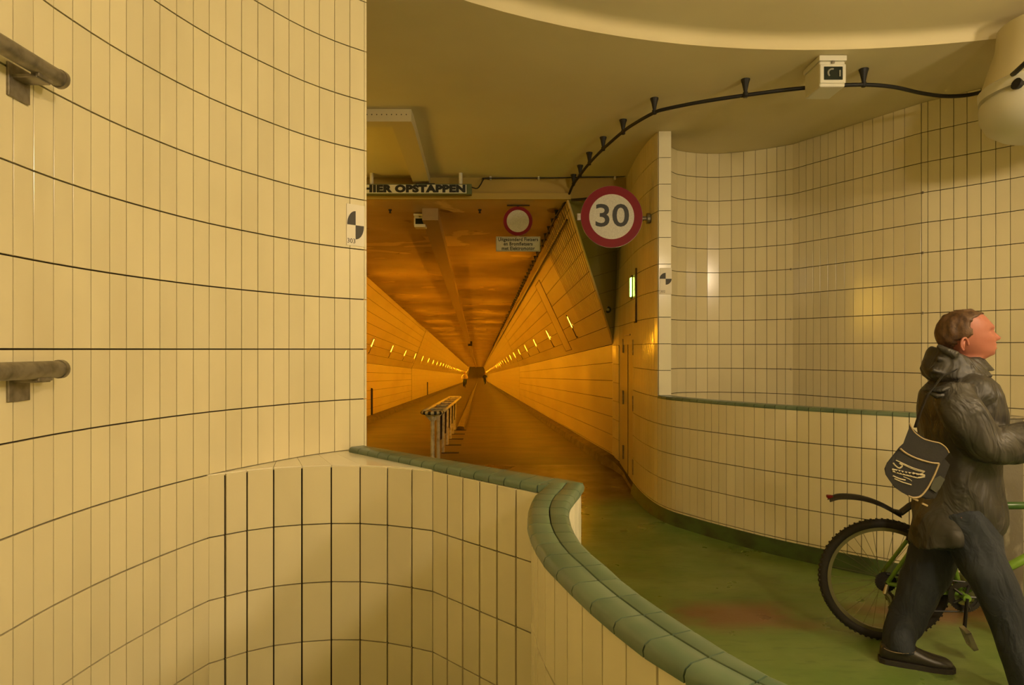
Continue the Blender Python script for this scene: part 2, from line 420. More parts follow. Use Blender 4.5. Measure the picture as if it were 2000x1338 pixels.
# small anchor studs in the joints
for p, nr, ks in ((hit(BW,1545), Vector((-.5,-.86)), (1,3,5,7)), (hit(BW2,1803), Vector((-.75,-.66)), (1,3,5,7))):
    for k in ks:
        bm = bmesh.new(); z = EYE+RP-.25*2+.25*k
        q = Vector((nr.x,nr.y,0)).normalized().to_track_quat('Z','Y').to_matrix().to_4x4(); q.translation = Vector((p.x,p.y,z))+Vector((nr.x,nr.y,0))*.010
        lathe(bm, [(.011,0),(.011,.006),(.004,.008)], 10, q); obj('anchor_stud', bm, M['steel'], wb)
# ---- green baseboard along the low right wall
M['green_base'] = mat('green_base_paint', (.045,.085,.018), .5, noise=((6,6,9), 5, (.022,.026,.010), .42, .7))
M['brown_base'] = mat('brown_base', (.13,.085,.035), .7, noise=((6,6,9), 5, (.05,.032,.014), .4, .7))
pts = [p for p in RW if p.y <= d0.y]
bo = off(pts, .045); bo2 = off(pts, .018)
bm = bmesh.new(); vv = []
for a, b, c in zip(pts, bo2, bo):
    vv.append([bm.verts.new((a.x,a.y,0)), bm.verts.new((c.x,c.y,0)), bm.verts.new((b.x,b.y,base_h+.004)), bm.verts.new((a.x,a.y,base_h+.004))])
for u, v in zip(vv, vv[1:]):
    for k in range(4): bm.faces.new((u[k], u[(k+1)%4], v[(k+1)%4], v[k]))
bm.faces.new(vv[0]); bm.faces.new(vv[-1][::-1])
struct(obj('baseboard_right', bm, M['green_base']))

# ---- flush cabinet door with hinges between portal and rounded wall
sd = [p for p in sB1]
bm = bmesh.new()
a, b = Vector((1.392,8.30)), Vector((d0.x,d0.y+.02)); d = (b-a).normalized(); nr = Vector((-d.y,d.x))
if nr.x > 0: nr = -nr
door = struct(obj('door_1', (prism(bm, [Vector((1.412,8.74)), a, b, b-nr*.05, a-nr*.05, Vector((1.46,8.74))], .09, zk-.01), bm)[1], mat('cream_door_paint', (.62,.53,.30), .22)))
for (f, zz) in ((.985,.28),(.985,.98),(.985,1.60),(.02,.30),(.02,.98),(.02,1.62),):
    p = a.lerp(b, f); bm = bmesh.new(); tube(bm, [(p.x+nr.x*.008, p.y+nr.y*.008, zz-.085), (p.x+nr.x*.008, p.y+nr.y*.008, zz+.085)], .014, 8); obj('hinge', bm, M['steel'], door)
for f in (.45,):
    p = a.lerp(b, f); bm = bmesh.new(); box(bm, -.004,.004,-.003,.003, .1, zk-.02, 0, Matrix.Translation((p.x+nr.x*.001,p.y+nr.y*.001,0))); obj('door_gap', bm, M['grout'], door)
p = a.lerp(b, .5); bm = bmesh.new(); box(bm, -.26,.26,-.012,.012, -.008,.008, 0, frame(Vector((p.x+nr.x*.01,p.y+nr.y*.01,zk+.035)), Vector((d.x,d.y,0)), Vector((nr.x,nr.y,0)), Vector((0,0,1)))); obj('drip_strip', bm, M['steel'], door)

# ---- floor: green paint in the hall, brown asphalt in the tunnel
def floor_mat():
    m = bpy.data.materials.new('hall_floor_paint'); m.use_nodes = True; nt = m.node_tree; b = nt.nodes['Principled BSDF']; N = nt.nodes.new; K = nt.links.new
    g = N('ShaderNodeNewGeometry')
    def noise(sc, det, lo, hi, mp=(1,1,1)):
        mm = N('ShaderNodeMapping'); mm.inputs['Scale'].default_value = mp; K(g.outputs['Position'], mm.inputs[0])
        n = N('ShaderNodeTexNoise'); n.inputs['Scale'].default_value = sc; n.inputs['Detail'].default_value = det; K(mm.outputs[0], n.inputs['Vector'])
        r = N('ShaderNodeMapRange'); r.inputs[1].default_value = lo; r.inputs[2].default_value = hi; K(n.outputs[0], r.inputs[0]); return r.outputs[0]
    def mix(f, c1, c2):
        x = N('ShaderNodeMix'); x.data_type = 'RGBA'; K(f, x.inputs[0])
        for s, c in ((6, c1), (7, c2)):
            if isinstance(c, tuple): x.inputs[s].default_value = (*c, 1)
            else: K(c, x.inputs[s])
        return x.outputs[2]
    c = mix(noise(1.6, 5, .35, .7, (.6,1.6,1)), (.105,.175,.035), (.16,.21,.055))
    c = mix(noise(14, 4, .55, .8, (.5,2,1)), c, (.075,.115,.03))
    # worn strip of bare brown across the hall
    sx = N('ShaderNodeSeparateXYZ'); K(g.outputs['Position'], sx.inputs[0])
    def band(sock, c0, half, soft):
        s = N('ShaderNodeMath'); s.operation = 'SUBTRACT'; K(sock, s.inputs[0]); s.inputs[1].default_value = c0
        a = N('ShaderNodeMath'); a.operation = 'ABSOLUTE'; K(s.outputs[0], a.inputs[0])
        r = N('ShaderNodeMapRange'); r.inputs[1].default_value = half; r.inputs[2].default_value = half+soft; r.inputs[3].default_value = 1; r.inputs[4].default_value = 0; K(a.outputs[0], r.inputs[0]); return r.outputs[0]
    mu = N('ShaderNodeMath'); mu.operation = 'MULTIPLY'; K(band(sx.outputs['Y'], 3.95, .08, .22), mu.inputs[0])
    K(noise(2.6, 5, .38, .55, (.7,1.4,1)), mu.inputs[1])
    c = mix(mu.outputs[0], c, (.16,.085,.035))
    r = N('ShaderNodeMapRange'); r.inputs[1].default_value = 6.4; r.inputs[2].default_value = 8.0; K(sx.outputs['Y'], r.inputs[0])
    ad = N('ShaderNodeMath'); ad.operation = 'MULTIPLY_ADD'; K(noise(1.2, 4, .3, .7), ad.inputs[0]); ad.inputs[1].default_value = .5; K(r.outputs[0], ad.inputs[2])
    r2 = N('ShaderNodeMapRange'); r2.inputs[1].default_value = .35; r2.inputs[2].default_value = .9; K(ad.outputs[0], r2.inputs[0])
    c = mix(r2.outputs[0], c, (.07,.045,.018))
    K(c, b.inputs['Base Color'])
    rr = noise(2.2, 5, .3, .7); q = N('ShaderNodeMapRange'); q.inputs[3].default_value = .22; q.inputs[4].default_value = .5; K(rr, q.inputs[0]); K(q.outputs[0], b.inputs['Roughness'])
    n2 = N('ShaderNodeTexNoise'); n2.inputs['Scale'].default_value = 9; n2.inputs['Detail'].default_value = 6; K(g.outputs['Position'], n2.inputs['Vector'])
    bp = N('ShaderNodeBump'); bp.inputs['Strength'].default_value = .25; bp.inputs['Distance'].default_value = .01; K(n2.outputs[0], bp.inputs['Height']); K(bp.outputs[0], b.inputs['Normal'])
    return m
bm = bmesh.new(); box(bm, -5, 5.3, -3.3, 9.1, -.2, 0); struct(obj('floor', bm, floor_mat()))

# ---- hall ceiling with a shallow round recess
CX, CY, CR = 2.01, .19, 4.37
bm = bmesh.new(); seg = 128; prof = [(0,0),(0,.012),(-.004,.045),(-.018,.068),(-.045,.082),(-.09,.088)]
def rectpt(a):
    c, s = math.cos(a), math.sin(a); x0, x1, y0, y1 = -5-CX, 7.2-CX, -5.2-CY, 7.95-CY
    t = min((x1/c if c > 1e-9 else 1e9), (x0/c if c < -1e-9 else 1e9), (y1/s if s > 1e-9 else 1e9), (y0/s if s < -1e-9 else 1e9))
    return (CX+c*t, CY+s*t)
rings = [[bm.verts.new((*rectpt(2*PI*k/seg), CEIL)) for k in range(seg)]]
for r, h in prof: rings.append([bm.verts.new((CX+(CR+r)*math.cos(2*PI*k/seg), CY+(CR+r)*math.sin(2*PI*k/seg), CEIL+h)) for k in range(seg)])
rings.append([bm.verts.new((*rectpt(2*PI*k/seg), CEIL+.3)) for k in range(seg)])
for a, b in zip(rings[:-1], rings[1:-1]):
    for k in range(seg): bm.faces.new((a[k], a[(k+1)%seg], b[(k+1)%seg], b[k]))
bm.faces.new(rings[-2]); bm.faces.new(rings[-1][::-1])
for k in range(seg): bm.faces.new((rings[0][k], rings[-1][k], rings[-1][(k+1)%seg], rings[0][(k+1)%seg]))
ceil = struct(obj('ceiling', bm, M['plaster'])); autosmooth(ceil, 35)

# ---- hall far-left closing wall, rear wall, header over the tunnel mouth
bm = bmesh.new(); box(bm, -3.75,-3.45, 3.0, 8.2, 0, CEIL); box(bm, -3.6, -1.55, 2.9, 3.1, 0, CEIL); struct(obj('wall_far_left', bm, M['paint']))
bm = bmesh.new(); box(bm, -5, 5.3, -3.5, -3.2, 0, CEIL+.1); struct(obj('wall_rear', bm, M['tile']))
HB = EYE+1.80; M['header'] = mat('yellow_brown_paint', (.42,.30,.06), .6, bump=(18,.06,.003))  # even yellow-brown base colour for the header
bm = bmesh.new(); box(bm, -3.75, 1.415, 7.95, 8.35, HB, CEIL); box(bm, 1.25, 1.52, 7.95, 8.2, HB+.4, CEIL)
hd = struct(obj('wall_header', bm, M['header']))
bm = bmesh.new(); box(bm, -3.75, .70, 7.90, 7.95, HB-.02, HB+.055, .004); obj('header_beam', bm, M['header'], hd)

# ================================================================ TUNNEL
def prof_z(y):
    """floor drop along the tunnel"""
    s = -.041
    if y <= 140: return s*y
    z = s*140
    L = min(y, 200)-140; z += s*L + .5*(.086/60)*L*L
    if y > 200: z += .045*(y-200)
    return z
def T(lat, h, y): return Vector((lat-.05*y, y, EYE+h+prof_z(y)))
Y0 = 7.95
ys = [9.1]+[10+2*i for i in range(46)]+[105+5*i for i in range(40)]
RL, RK, RCE = 1.84, .443, 1.0575
LL, LK, LCE = -3.02, .36, -2.36
HC, HF = 2.112, -1.207
def quadstrip(name, A, Bp, m, thick=None, y_list=ys, par=None):
    """strip between (lat,h) A and B along the tunnel, UV = metres"""
    bm = bmesh.new(); uv = bm.loops.layers.uv.new('UV'); L = math.hypot(A[0]-Bp[0], A[1]-Bp[1]); prev = None
    for y in y_list:
        a, b = bm.verts.new(T(A[0],A[1],y)), bm.verts.new(T(Bp[0],Bp[1],y))
        if prev:
            f = bm.faces.new((prev[0], a, b, prev[1]))
            for lp, q in zip(f.loops, ((prev[2],0),(y,0),(y,L),(prev[2],L))): lp[uv].uv = q
        prev = (a, b, y)
    me = bpy.data.meshes.new(name); bm.to_mesh(me); bm.free()
    o = link(name, me, m, par)
    return o
def grid_mat():
    m = mat('tunnel_wall_tiling', (.74,.62,.34), .30); nt = m.node_tree; N = nt.nodes.new; K = nt.links.new; b = nt.nodes['Principled BSDF']
    uv = N('ShaderNodeUVMap'); br = N('ShaderNodeTexBrick'); br.offset = 0; br.inputs['Scale'].default_value = 1
    br.inputs['Brick Width'].default_value = .0855; br.inputs['Row Height'].default_value = .25; br.inputs['Mortar Size'].default_value = .002
    br.inputs['Color1'].default_value = (.74,.62,.34,1); br.inputs['Color2'].default_value = (.66,.54,.28,1); br.inputs['Mortar'].default_value = (.07,.05,.02,1)
    K(uv.outputs[0], br.inputs['Vector']); K(br.outputs['Color'], b.inputs['Base Color'])
    return m
GM = grid_mat()
yfar = [y for y in ys if y >= 30]
def tunnel_wall(name, lat, kink, ce, s):
    """vertical tiled stretch plus the leaning upper stretch; s=+1 right, -1 left"""
    y0 = 9.1 if s > 0 else 8.2
    yl = [y0]+[y for y in ys if y > y0]
    o = struct(quadstrip(name, (lat+s*TT, HF), (lat+s*TT, kink), M['grout'], y_list=[y for y in yl if y <= 30]))
    quadstrip('tiled_stretch', (lat, HF), (lat, kink), GM, y_list=yfar, par=o)
    yl2 = [Y0 if s < 0 else 9.1]+[y for y in ys if 9.1 < y <= 30]
    dl = Vector((ce-lat, HC-kink)); L = dl.length; dl /= L; nr = Vector((-s*abs(dl.y), -abs(dl.x)))   # towards the tunnel inside
    quadstrip('backing', (lat-nr.x*TT, kink-nr.y*TT), (ce-nr.x*TT, HC-nr.y*TT), M['grout'], y_list=yl2, par=o)
    quadstrip('tiled_stretch', (lat, kink), (ce, HC), GM, y_list=yfar, par=o)
    bm = bmesh.new(); g = GAP
    n = int((30-y0)/.0855)
    for i in range(n):
        ya, yb = y0+i*.0855+g/3, y0+(i+1)*.0855-g/3
        h = kink
        while h > HF+.12:
            h2 = max(h-.25, HF+.1)
            q = [T(lat,h2+g,ya), T(lat,h2+g,yb), T(lat,h-g,yb), T(lat,h-g,ya)]
            f = [bm.verts.new(v) for v in q]; r = [bm.verts.new(v+Vector((s*TT,0,0))) for v in q]
            bm.faces.new(f); [bm.faces.new((f[k], f[(k+1)%4], r[(k+1)%4], r[k])) for k in range(4)]
            h = h2
    stuff(obj('tile_field', bm, M['tile_tunnel'], o))
    bm = bmesh.new()
    for i in range(n):
        u = 0
        while u < L-.02:
            u2 = min(u+.25, L)
            ya, yb = y0+i*.0855+g/3, y0+(i+1)*.0855-g/3
            if s > 0:      # the front edge of the leaning stretch rises toward the hall
                sh = lambda uu: -1.15*(uu/L)*max(0, 1-(ya-y0)/1.6)
            else: sh = lambda uu: 0
            pa = lambda uu, y: T(lat+dl.x*uu, kink+dl.y*uu, y+sh(uu))
            q = [pa(u+g,ya), pa(u+g,yb), pa(u2-g,yb), pa(u2-g,ya)]
            off3 = Vector((-nr.x*TT, 0, -nr.y*TT))
            f = [bm.verts.new(v) for v in q]; r = [bm.verts.new(v+off3) for v in q]
            bm.faces.new(f); [bm.faces.new((f[k], f[(k+1)%4], r[(k+1)%4], r[k])) for k in range(4)]
            u = u2
    stuff(obj('tile_field', bm, M['tile_tunnel'], o))
    return o
tr = tunnel_wall('wall_tunnel_right', RL, RK, RCE, 1)
tl = tunnel_wall('wall_tunnel_left', LL, LK, LCE, -1)
# backing for the skewed front wedge of the right leaning stretch
Ka, Kb, Kc = T(RL,RK,9.1), T(RCE,HC,7.95), T(RCE,HC,9.6)
bm = bmesh.new(); v = [bm.verts.new(p+Vector((.014,0,.004))) for p in (Ka,Kb,Kc,T(RL,RK,9.3))]; bm.faces.new(v); obj('backing', bm, M['grout'], tr)
bm = bmesh.new(); tube(bm, [Ka+Vector((.004,0,-.01)), Kb+Vector((.004,0,.01))], .013, 8); o_ = obj('edge_bead', bm, M['tile_tunnel'], tr); o_.data.shade_smooth()
# olive tiled cheek closing the wedge, between the leaning edge and the upright wall
Q = [Ka, Kb, Vector((1.36, 8.0, HB+.05)), Vector((1.405, 8.7, EYE+1.0)), Vector((1.402,9.0,EYE+.3))]
cheek = bmesh.new()
P0, P1, P2, P3 = Ka+Vector((.012,-.004,0)), Kb+Vector((.012,0,0)), Vector((1.43, 8.75, HB+.28)), Vector((1.43, 9.05, EYE+.06))
v = [cheek.verts.new(p+Vector((.03,.14,0))) for p in (P0,P1,P2,P3)]; cheek.faces.new(v)
ck = struct(obj('wall_cheek', cheek, M['grout']))
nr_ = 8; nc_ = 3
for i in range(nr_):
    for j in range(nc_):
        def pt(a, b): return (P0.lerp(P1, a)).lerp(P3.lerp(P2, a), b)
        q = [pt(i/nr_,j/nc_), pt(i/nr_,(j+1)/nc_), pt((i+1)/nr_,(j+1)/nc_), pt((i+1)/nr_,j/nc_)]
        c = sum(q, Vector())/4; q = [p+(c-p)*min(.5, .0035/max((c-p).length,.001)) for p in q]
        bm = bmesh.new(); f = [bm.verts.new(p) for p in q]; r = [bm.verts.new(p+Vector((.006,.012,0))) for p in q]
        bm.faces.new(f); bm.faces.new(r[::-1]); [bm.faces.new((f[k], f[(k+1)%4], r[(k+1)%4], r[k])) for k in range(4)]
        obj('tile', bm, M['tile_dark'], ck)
# tunnel ceiling: peeling painted concrete
def tceil_mat():
    m = mat('tunnel_ceiling_paint', (.50,.38,.17), .6); nt = m.node_tree; N = nt.nodes.new; K = nt.links.new; b = nt.nodes['Principled BSDF']
    g = N('ShaderNodeNewGeometry'); cs = (.40,.29,.13)
    def noise(sc, lo, hi, mp, det=6, dist=0):
        mm = N('ShaderNodeMapping'); mm.inputs['Scale'].default_value = mp; K(g.outputs['Position'], mm.inputs[0])
        n = N('ShaderNodeTexNoise'); n.inputs['Scale'].default_value = sc; n.inputs['Detail'].default_value = det; n.inputs['Distortion'].default_value = dist; K(mm.outputs[0], n.inputs['Vector'])
        r = N('ShaderNodeMapRange'); r.inputs[1].default_value = lo; r.inputs[2].default_value = hi; K(n.outputs[0], r.inputs[0]); return r.outputs[0], n.outputs[0]
    def mix(f, c1, c2):
        x = N('ShaderNodeMix'); x.data_type = 'RGBA'; K(f, x.inputs[0])
        for s, c in ((6, c1), (7, c2)):
            if isinstance(c, tuple): x.inputs[s].default_value = (*c, 1)
            else: K(c, x.inputs[s])
        return x.outputs[2]
    c = mix(noise(.8, .35, .65, (1,1.2,1))[0], (.38,.26,.11), (.52,.38,.18))
    c = mix(noise(.75, .60, .615, (1,1.5,1), 5, .6)[0], c, (.66,.50,.25))
    c = mix(noise(1.7, .66, .68, (1,1.3,1.3), 5, .5)[0], c, (.22,.13,.05))
    K(c, b.inputs['Base Color'])
    r2, raw = noise(.75, .4, .6, (1,1.5,1), 5, .6); q = N('ShaderNodeMapRange'); q.inputs[3].default_value = .3; q.inputs[4].default_value = .55; K(r2, q.inputs[0]); K(q.outputs[0], b.inputs['Roughness'])
    return m
bm = bmesh.new(); prev = None
for y in [7.95]+ys:
    r = [bm.verts.new(T(LCE-.05,HC,y)), bm.verts.new(T(RCE+.05,HC,y))] if True else None
    if y == 7.95:
        for v in r: v.co.z = T(0,HC,y).z
    if prev: bm.faces.new((prev[0], prev[1], r[1], r[0]))
    prev = r
struct(obj('ceiling_tunnel', bm, tceil_mat()))
# floor of tunnel
M['asphalt'] = mat('brown_asphalt', (.085,.052,.025), .52, noise=((1.0,2.2,1), 6, (.045,.028,.013), .38, .66), bump=(6,.25,.02))
bm = bmesh.new(); prev = None
for y in ys:
    r = [bm.verts.new(T(LL-.3,HF,y)), bm.verts.new(T(RL+.3,HF,y))]
    if prev: bm.faces.new((prev[0], prev[1], r[1], r[0]))
    prev = r
struct(obj('floor_tunnel', bm, M['asphalt']))
def curb(name, lat, s, y0, m, w=.16, h=.13):
    bm = bmesh.new(); prev = None
    for y in [y0]+[q for q in ys if q > y0]:
        zf = HF
        r = [bm.verts.new(T(lat,zf-.02,y)), bm.verts.new(T(lat-s*w,zf-.02,y)), bm.verts.new(T(lat-s*(w-.03),zf+h*.75,y)), bm.verts.new(T(lat-s*.015,zf+h,y)), bm.verts.new(T(lat,zf+h,y))]
        if prev: [bm.faces.new((prev[k], prev[(k+1)%5], r[(k+1)%5], r[k])) for k in range(5)]
        else: bm.faces.new(r)
        prev = r
    struct(obj(name, bm, m))
curb('baseboard_tunnel_right', RL+.01, 1, 9.1, M['brown_base'])
curb('baseboard_tunnel_left', LL-.01, -1, 8.3, M['brown_base'], .22)
# hall stretch of the brown base between portal and door
pa = [p for p in RW if d0.y <= p.y]; bm = bmesh.new(); vv = []
for p in pa:
    t = (p.y-d0.y)/(9.1-d0.y); w_ = .02+.13*max(0, t-.55)/.45; h_ = .02+.11*max(0, t-.45)/.55
    vv.append([bm.verts.new((p.x+.03,p.y,0)), bm.verts.new((p.x-w_,p.y,0)), bm.verts.new((p.x-w_+.02,p.y,h_)), bm.verts.new((p.x+.03,p.y,h_+.01))])
for u, v in zip(vv, vv[1:]):
    for k in range(4): bm.faces.new((u[k], u[(k+1)%4], v[(k+1)%4], v[k]))
bm.faces.new(vv[0]); bm.faces.new(vv[-1]); struct(obj('baseboard_portal', bm, M['brown_base']))
# portal left: upright jamb joining hall and tunnel
bm = bmesh.new(); box(bm, -3.75, -3.43, 7.6, 8.25, 0, CEIL); struct(obj('wall_portal_left', bm, M['tile']))
bm = bmesh.new(); prism(bm, [(-3.75,3),(-3.75,8.4),(-3.43,8.4)], -.01, 0); bm.free()
# central ceiling beam in the tunnel (pipe duct)
bm = bmesh.new(); prev = None
for y in [8.36]+ys:
    r = [bm.verts.new(T(-.71,HC+.02,y)), bm.verts.new(T(-.51,HC+.02,y)), bm.verts.new(T(-.51,HC-.15,y)), bm.verts.new(T(-.71,HC-.15,y))]
    if prev: [bm.faces.new((prev[k], prev[(k+1)%4], r[(k+1)%4], r[k])) for k in range(4)]
    else: bm.faces.new(r)
    prev = r
struct(obj('trim_3', bm, mat('shaded_beam_paint', (.30,.21,.10), .6)))  # shade of the unlit underside is mixed into this darker brown
# closing wall far away
bm = bmesh.new(); box(bm, -30, 10, 300.5, 301, -20, 20); struct(obj('wall_tunnel_end', bm, M['brown_base']))

# ---- tunnel lamps in slots
M['lamp'] = mat('sodium_lamp_glass', (.9,.7,.3), .3, emis=TUNNEL_COL, estr=LAMP)
M['lampfar'] = M['lamp']
def lampframe(s, y):
    lat, ki, ce = (RL, RK, RCE) if s > 0 else (LL, LK, LCE)
    dl = Vector((ce-lat, HC-ki)); L = dl.length; dl /= L; t = .305
    return dl, L, t, lat, ki
def tunnel_lamp(s, y, label, group=None):
    dl, L, t, lat, ki = lampframe(s, y)
    p = T(lat+dl.x*L*t, ki+dl.y*L*t, y)
    up = Vector((dl.x, 0, dl.y)); fw = Vector((-.05,1,-.041)).normalized(); nr = up.cross(fw).normalized()
    if nr.x*s > 0: nr = -nr
    root = thing('tunnel_lamp', label, 'lamp', p, 0, group)
    mt = frame(Vector(), up, fw, nr)
    bm = bmesh.new()
    for q in ((-.115,.115,-.030,-.020),(-.115,.115,.020,.030),(-.115,-.103,-.03,.03),(.103,.115,-.03,.03)): box(bm, *q, -.004,.018, 0, mt)
    obj('lamp_box', bm, M['brown_base'], root)
    bm = bmesh.new(); box(bm, -.102,.102,-.019,.019,.0,.010,.002, mt); obj('lamp_glass', bm, M['lamp'], root)
    bm = bmesh.new(); box(bm, -.30,.14, .085,.10,-.002,.012, 0, mt); box(bm, -.30,-.28, -.02,.10,-.002,.012, 0, mt); obj('slot_frame', bm, M['black'], root)
    return root
def ctree(o, loc):
    r = o.copy(); C.objects.link(r); r.location = loc
    for ch in o.children: c = ch.copy(); C.objects.link(c); c.parent = r
    return r
gl = 'sodium lamps along the tunnel walls'
for s in (1, -1):
    ya = 11.6 if s > 0 else 13.7; step = 3.6 if s > 0 else 3.9; i = 0; y = ya; proto = None; side = 'right' if s > 0 else 'left'
    while y < 296:
        if i == 0:
            proto = tunnel_lamp(s, y, ('largest amber slot lamp on the %s leaning tunnel wall, first beside the hall' % side), gl); o = proto
        else:
            dl, L, t, lat, ki = lampframe(s, y); o = ctree(proto, T(lat+dl.x*L*t, ki+dl.y*L*t, y))
            if i == 1: o['label'] = 'second amber slot lamp from the hall on the %s tunnel wall' % side
            elif i == 2: o['label'] = 'third amber slot lamp from the hall on the %s tunnel wall' % side
            elif i == 3: o['label'] = 'fourth amber slot lamp from the hall on the %s tunnel wall' % side
            else: o['label'] = 'small distant amber lamp in the row receding along the %s tunnel wall' % side; o['group'] = gl+' '+side
        i += 1; y += step if y < 170 else step*2
# ================================================================ OBJECTS ON THE WALLS AND CEILING
I3 = Matrix.Identity(4)
def facing(o, n, up=Vector((0,0,1))):
    """frame whose local -Y looks along n (n horizontal), local X to the viewer's right, local Z up"""
    y = -Vector(n).normalized(); x = y.cross(up).normalized(); z = x.cross(y); return frame(Vector(o), x, y, z)
def facing_text(o, n):
    """text frame: local X right, local Y up, local Z toward the viewer"""
    z = Vector(n).normalized(); x = Vector((0,0,1)).cross(z).normalized(); y = z.cross(x); return frame(Vector(o), x, y, z)
# ---- handrails on the left wall
def handrail(z, label):
    root = thing('handrail', label, 'handrail', (-1.27, 1.0, z), 0, 'handrails on the left wall')
    bm = bmesh.new(); tube(bm, [(0,-2.2,0),(0,.86,0),(0,.872,0),(0,.880,0),(0,.8865,0),(0,.889,0)], [.0235,.0235,.0235,.0195,.012,.003], 20); o = obj('rail_tube', bm, M['steel'], root); autosmooth(o, 50)
    bm = bmesh.new(); tube(bm, [(0,.862,0),(0,.876,0),(0,.886,0),(0,.891,0)], [.0262,.0262,.019,.006], 20); o = obj('end_cap', bm, M['steel'], root); autosmooth(o, 50)
    for y in (.80, -.4, -1.6):
        b = bmesh.new(); box(b, -.069,-.061, y-.04,y+.04, -.085,.005, .002); p = obj('wall_plate', b, M['steel'], root)
        b = bmesh.new(); box(b, -.065,.004, y-.028,y+.028, -.034,-.024, .002); box(b, -.012,.010, y-.028,y+.028, -.030,-.018, .002); obj('rail_bracket', b, M['steel'], p)
    return root
handrail(EYE+.758, 'brown steel handrail high on the curved cream wall, its rounded end seen from below')
handrail(EYE-.056, 'brown steel handrail low on the curved cream wall, running level at eye height')

# ---- survey stickers
paper = mat('sticker_paper', (.80,.74,.60), .6); sink = mat('sticker_ink', (.05,.045,.035), .6)
def sticker(o, n, wd, ht, r, num, label, cy=.0, sx=1):
    root = thing('survey_sticker', label, 'sticker', o, 0, None)
    f = facing((0,0,0), n)
    bm = bmesh.new(); box(bm, -wd/2,wd/2,-.0012,0,-ht/2,ht/2,0,f); obj('paper', bm, paper, root)
    for q in (1, 3):
        bm = bmesh.new(); a0 = q*PI/2
        vs_ = [bm.verts.new((0,-.0022,cy))]+[bm.verts.new((r*sx*math.cos(a0+PI/2*k/10), -.0022, cy+r*math.sin(a0+PI/2*k/10))) for k in range(11)]
        bm.faces.new(vs_)
        for v in vs_: v.co = f @ v.co
        obj('printed_quadrant', bm, sink, root)
    text('printed_number', num, .032 if ht > .15 else .024, sink, facing_text((0,0,0), n) @ Matrix.Translation((-wd*.24,-ht*.5+.022,.0022)), root, ext=.0002)
    return root
a, b = lseam[20], lseam[21]; d = (b-a).normalized(); n = Vector((d.y,-d.x,0))
p = b - d*.052
sticker((p.x+n.x*(TT+.003), p.y+n.y*(TT+.003), EYE+.617), n, .098, .205, .070, '303', 'white survey sticker 303 with two black quarter discs on the left wall edge', sx=.66)
sticker((1.441, 6.262-TT-.006, EYE+.64), (0,-1,0), .112, .245, .056, '302', 'white survey sticker 302 with two grey quarter discs on the column edge', cy=.02)

# ---- speed sign
def disc(bm, r, y0, y1, seg=48, r0=0, z=0):
    for rr_ in ([r0] if r0 else []) : pass
    ang = [2*PI*k/seg for k in range(seg)]
    F_ = [bm.verts.new((r*math.cos(a),y0,r*math.sin(a)+z)) for a in ang]; K_ = [bm.verts.new((r*math.cos(a),y1,r*math.sin(a)+z)) for a in ang]
    for k in range(seg): bm.faces.new((F_[k],F_[(k+1)%seg],K_[(k+1)%seg],K_[k]))
    if r0:
        f = [bm.verts.new((r0*math.cos(a),y0,r0*math.sin(a)+z)) for a in ang]; g = [bm.verts.new((r0*math.cos(a),y1,r0*math.sin(a)+z)) for a in ang]
        for k in range(seg):
            bm.faces.new((F_[k],f[k],f[(k+1)%seg],F_[(k+1)%seg])); bm.faces.new((K_[k],K_[(k+1)%seg],g[(k+1)%seg],g[k])); bm.faces.new((f[k],g[k],g[(k+1)%seg],f[(k+1)%seg]))
    else: bm.faces.new(F_[::-1]); bm.faces.new(K_)
sg = thing('speed_limit_sign', 'round red rimmed sign with black 30 beside the rounded tiled wall', 'road sign', W(1194.5, 423.5, 6.45))
bm = bmesh.new(); disc(bm, .300, -.004, .012); obj('sign_plate', bm, M['steel'], sg)
bm = bmesh.new(); disc(bm, .298, -.010, -.004, r0=.218); obj('red_rim', bm, M['red'], sg)
bm = bmesh.new(); disc(bm, .2195, -.008, -.004); obj('white_face', bm, M['signface'], sg)
text('speed_number', '30', .305, M['ink'], frame(Vector((0,-.009,0)), Vector((1,0,0)), Vector((0,0,1)), Vector((0,-1,0))), sg, ext=.0015, bold=.004, sx=1.14, spacing=1.0)
bm = bmesh.new(); tube(bm, [(-.31,.03,0),(.36,.03,-.01)], .02, 10); disc(bm, .001, 0, .001, 8); obj('mounting_pipe', bm, M['steel'], sg)
bm = bmesh.new(); tube(bm, [(.345,.03,-.01),(.375,.03,-.01)], .05, 14); obj('wall_flange', bm, M['steel'], sg)
bm = bmesh.new(); box(bm, -.335,-.295,.0,.05,-.035,.035,.004); obj('pipe_cap', bm, M['steel'], sg)

# ---- round prohibition sign with its text panel under the tunnel mouth
Yp = 8.18
ps = thing('prohibition_sign', 'round white sign with dull red rim hanging in the tunnel mouth', 'road sign', W(1011.5, 432, Yp))
rs = 28.5/F*Yp
bm = bmesh.new(); disc(bm, rs, -.004, .010); obj('sign_plate', bm, M['steel'], ps)
bm = bmesh.new(); disc(bm, rs*.995, -.009, -.004, r0=rs*.765); obj('red_rim', bm, M['red'], ps)
bm = bmesh.new(); disc(bm, rs*.77, -.007, -.004); obj('white_face', bm, M['signface'], ps)
bm = bmesh.new(); box(bm, -.012,.012,.012,.03,rs-.02,.196); box(bm, -.135,.145,.0,.035,.192,.199); obj('hanger_bracket', bm, M['black'], ps)
Yq = 8.16
tp = thing('text_panel', 'white panel reading Uitgezonderd Fietsers below the round white sign', 'sign', W(1012, 476.8, Yq))
hw, hh = 43.3/F*Yq, 14.6/F*Yq
bm = bmesh.new(); box(bm, -hw,hw,-.006,.004,-hh,hh,.0025); obj('panel_plate', bm, M['signface'], tp)
bm = bmesh.new()
for z0 in (-hh+.006, hh-.009): box(bm, -hw+.006,hw-.006,-.0072,-.006,z0,z0+.003)
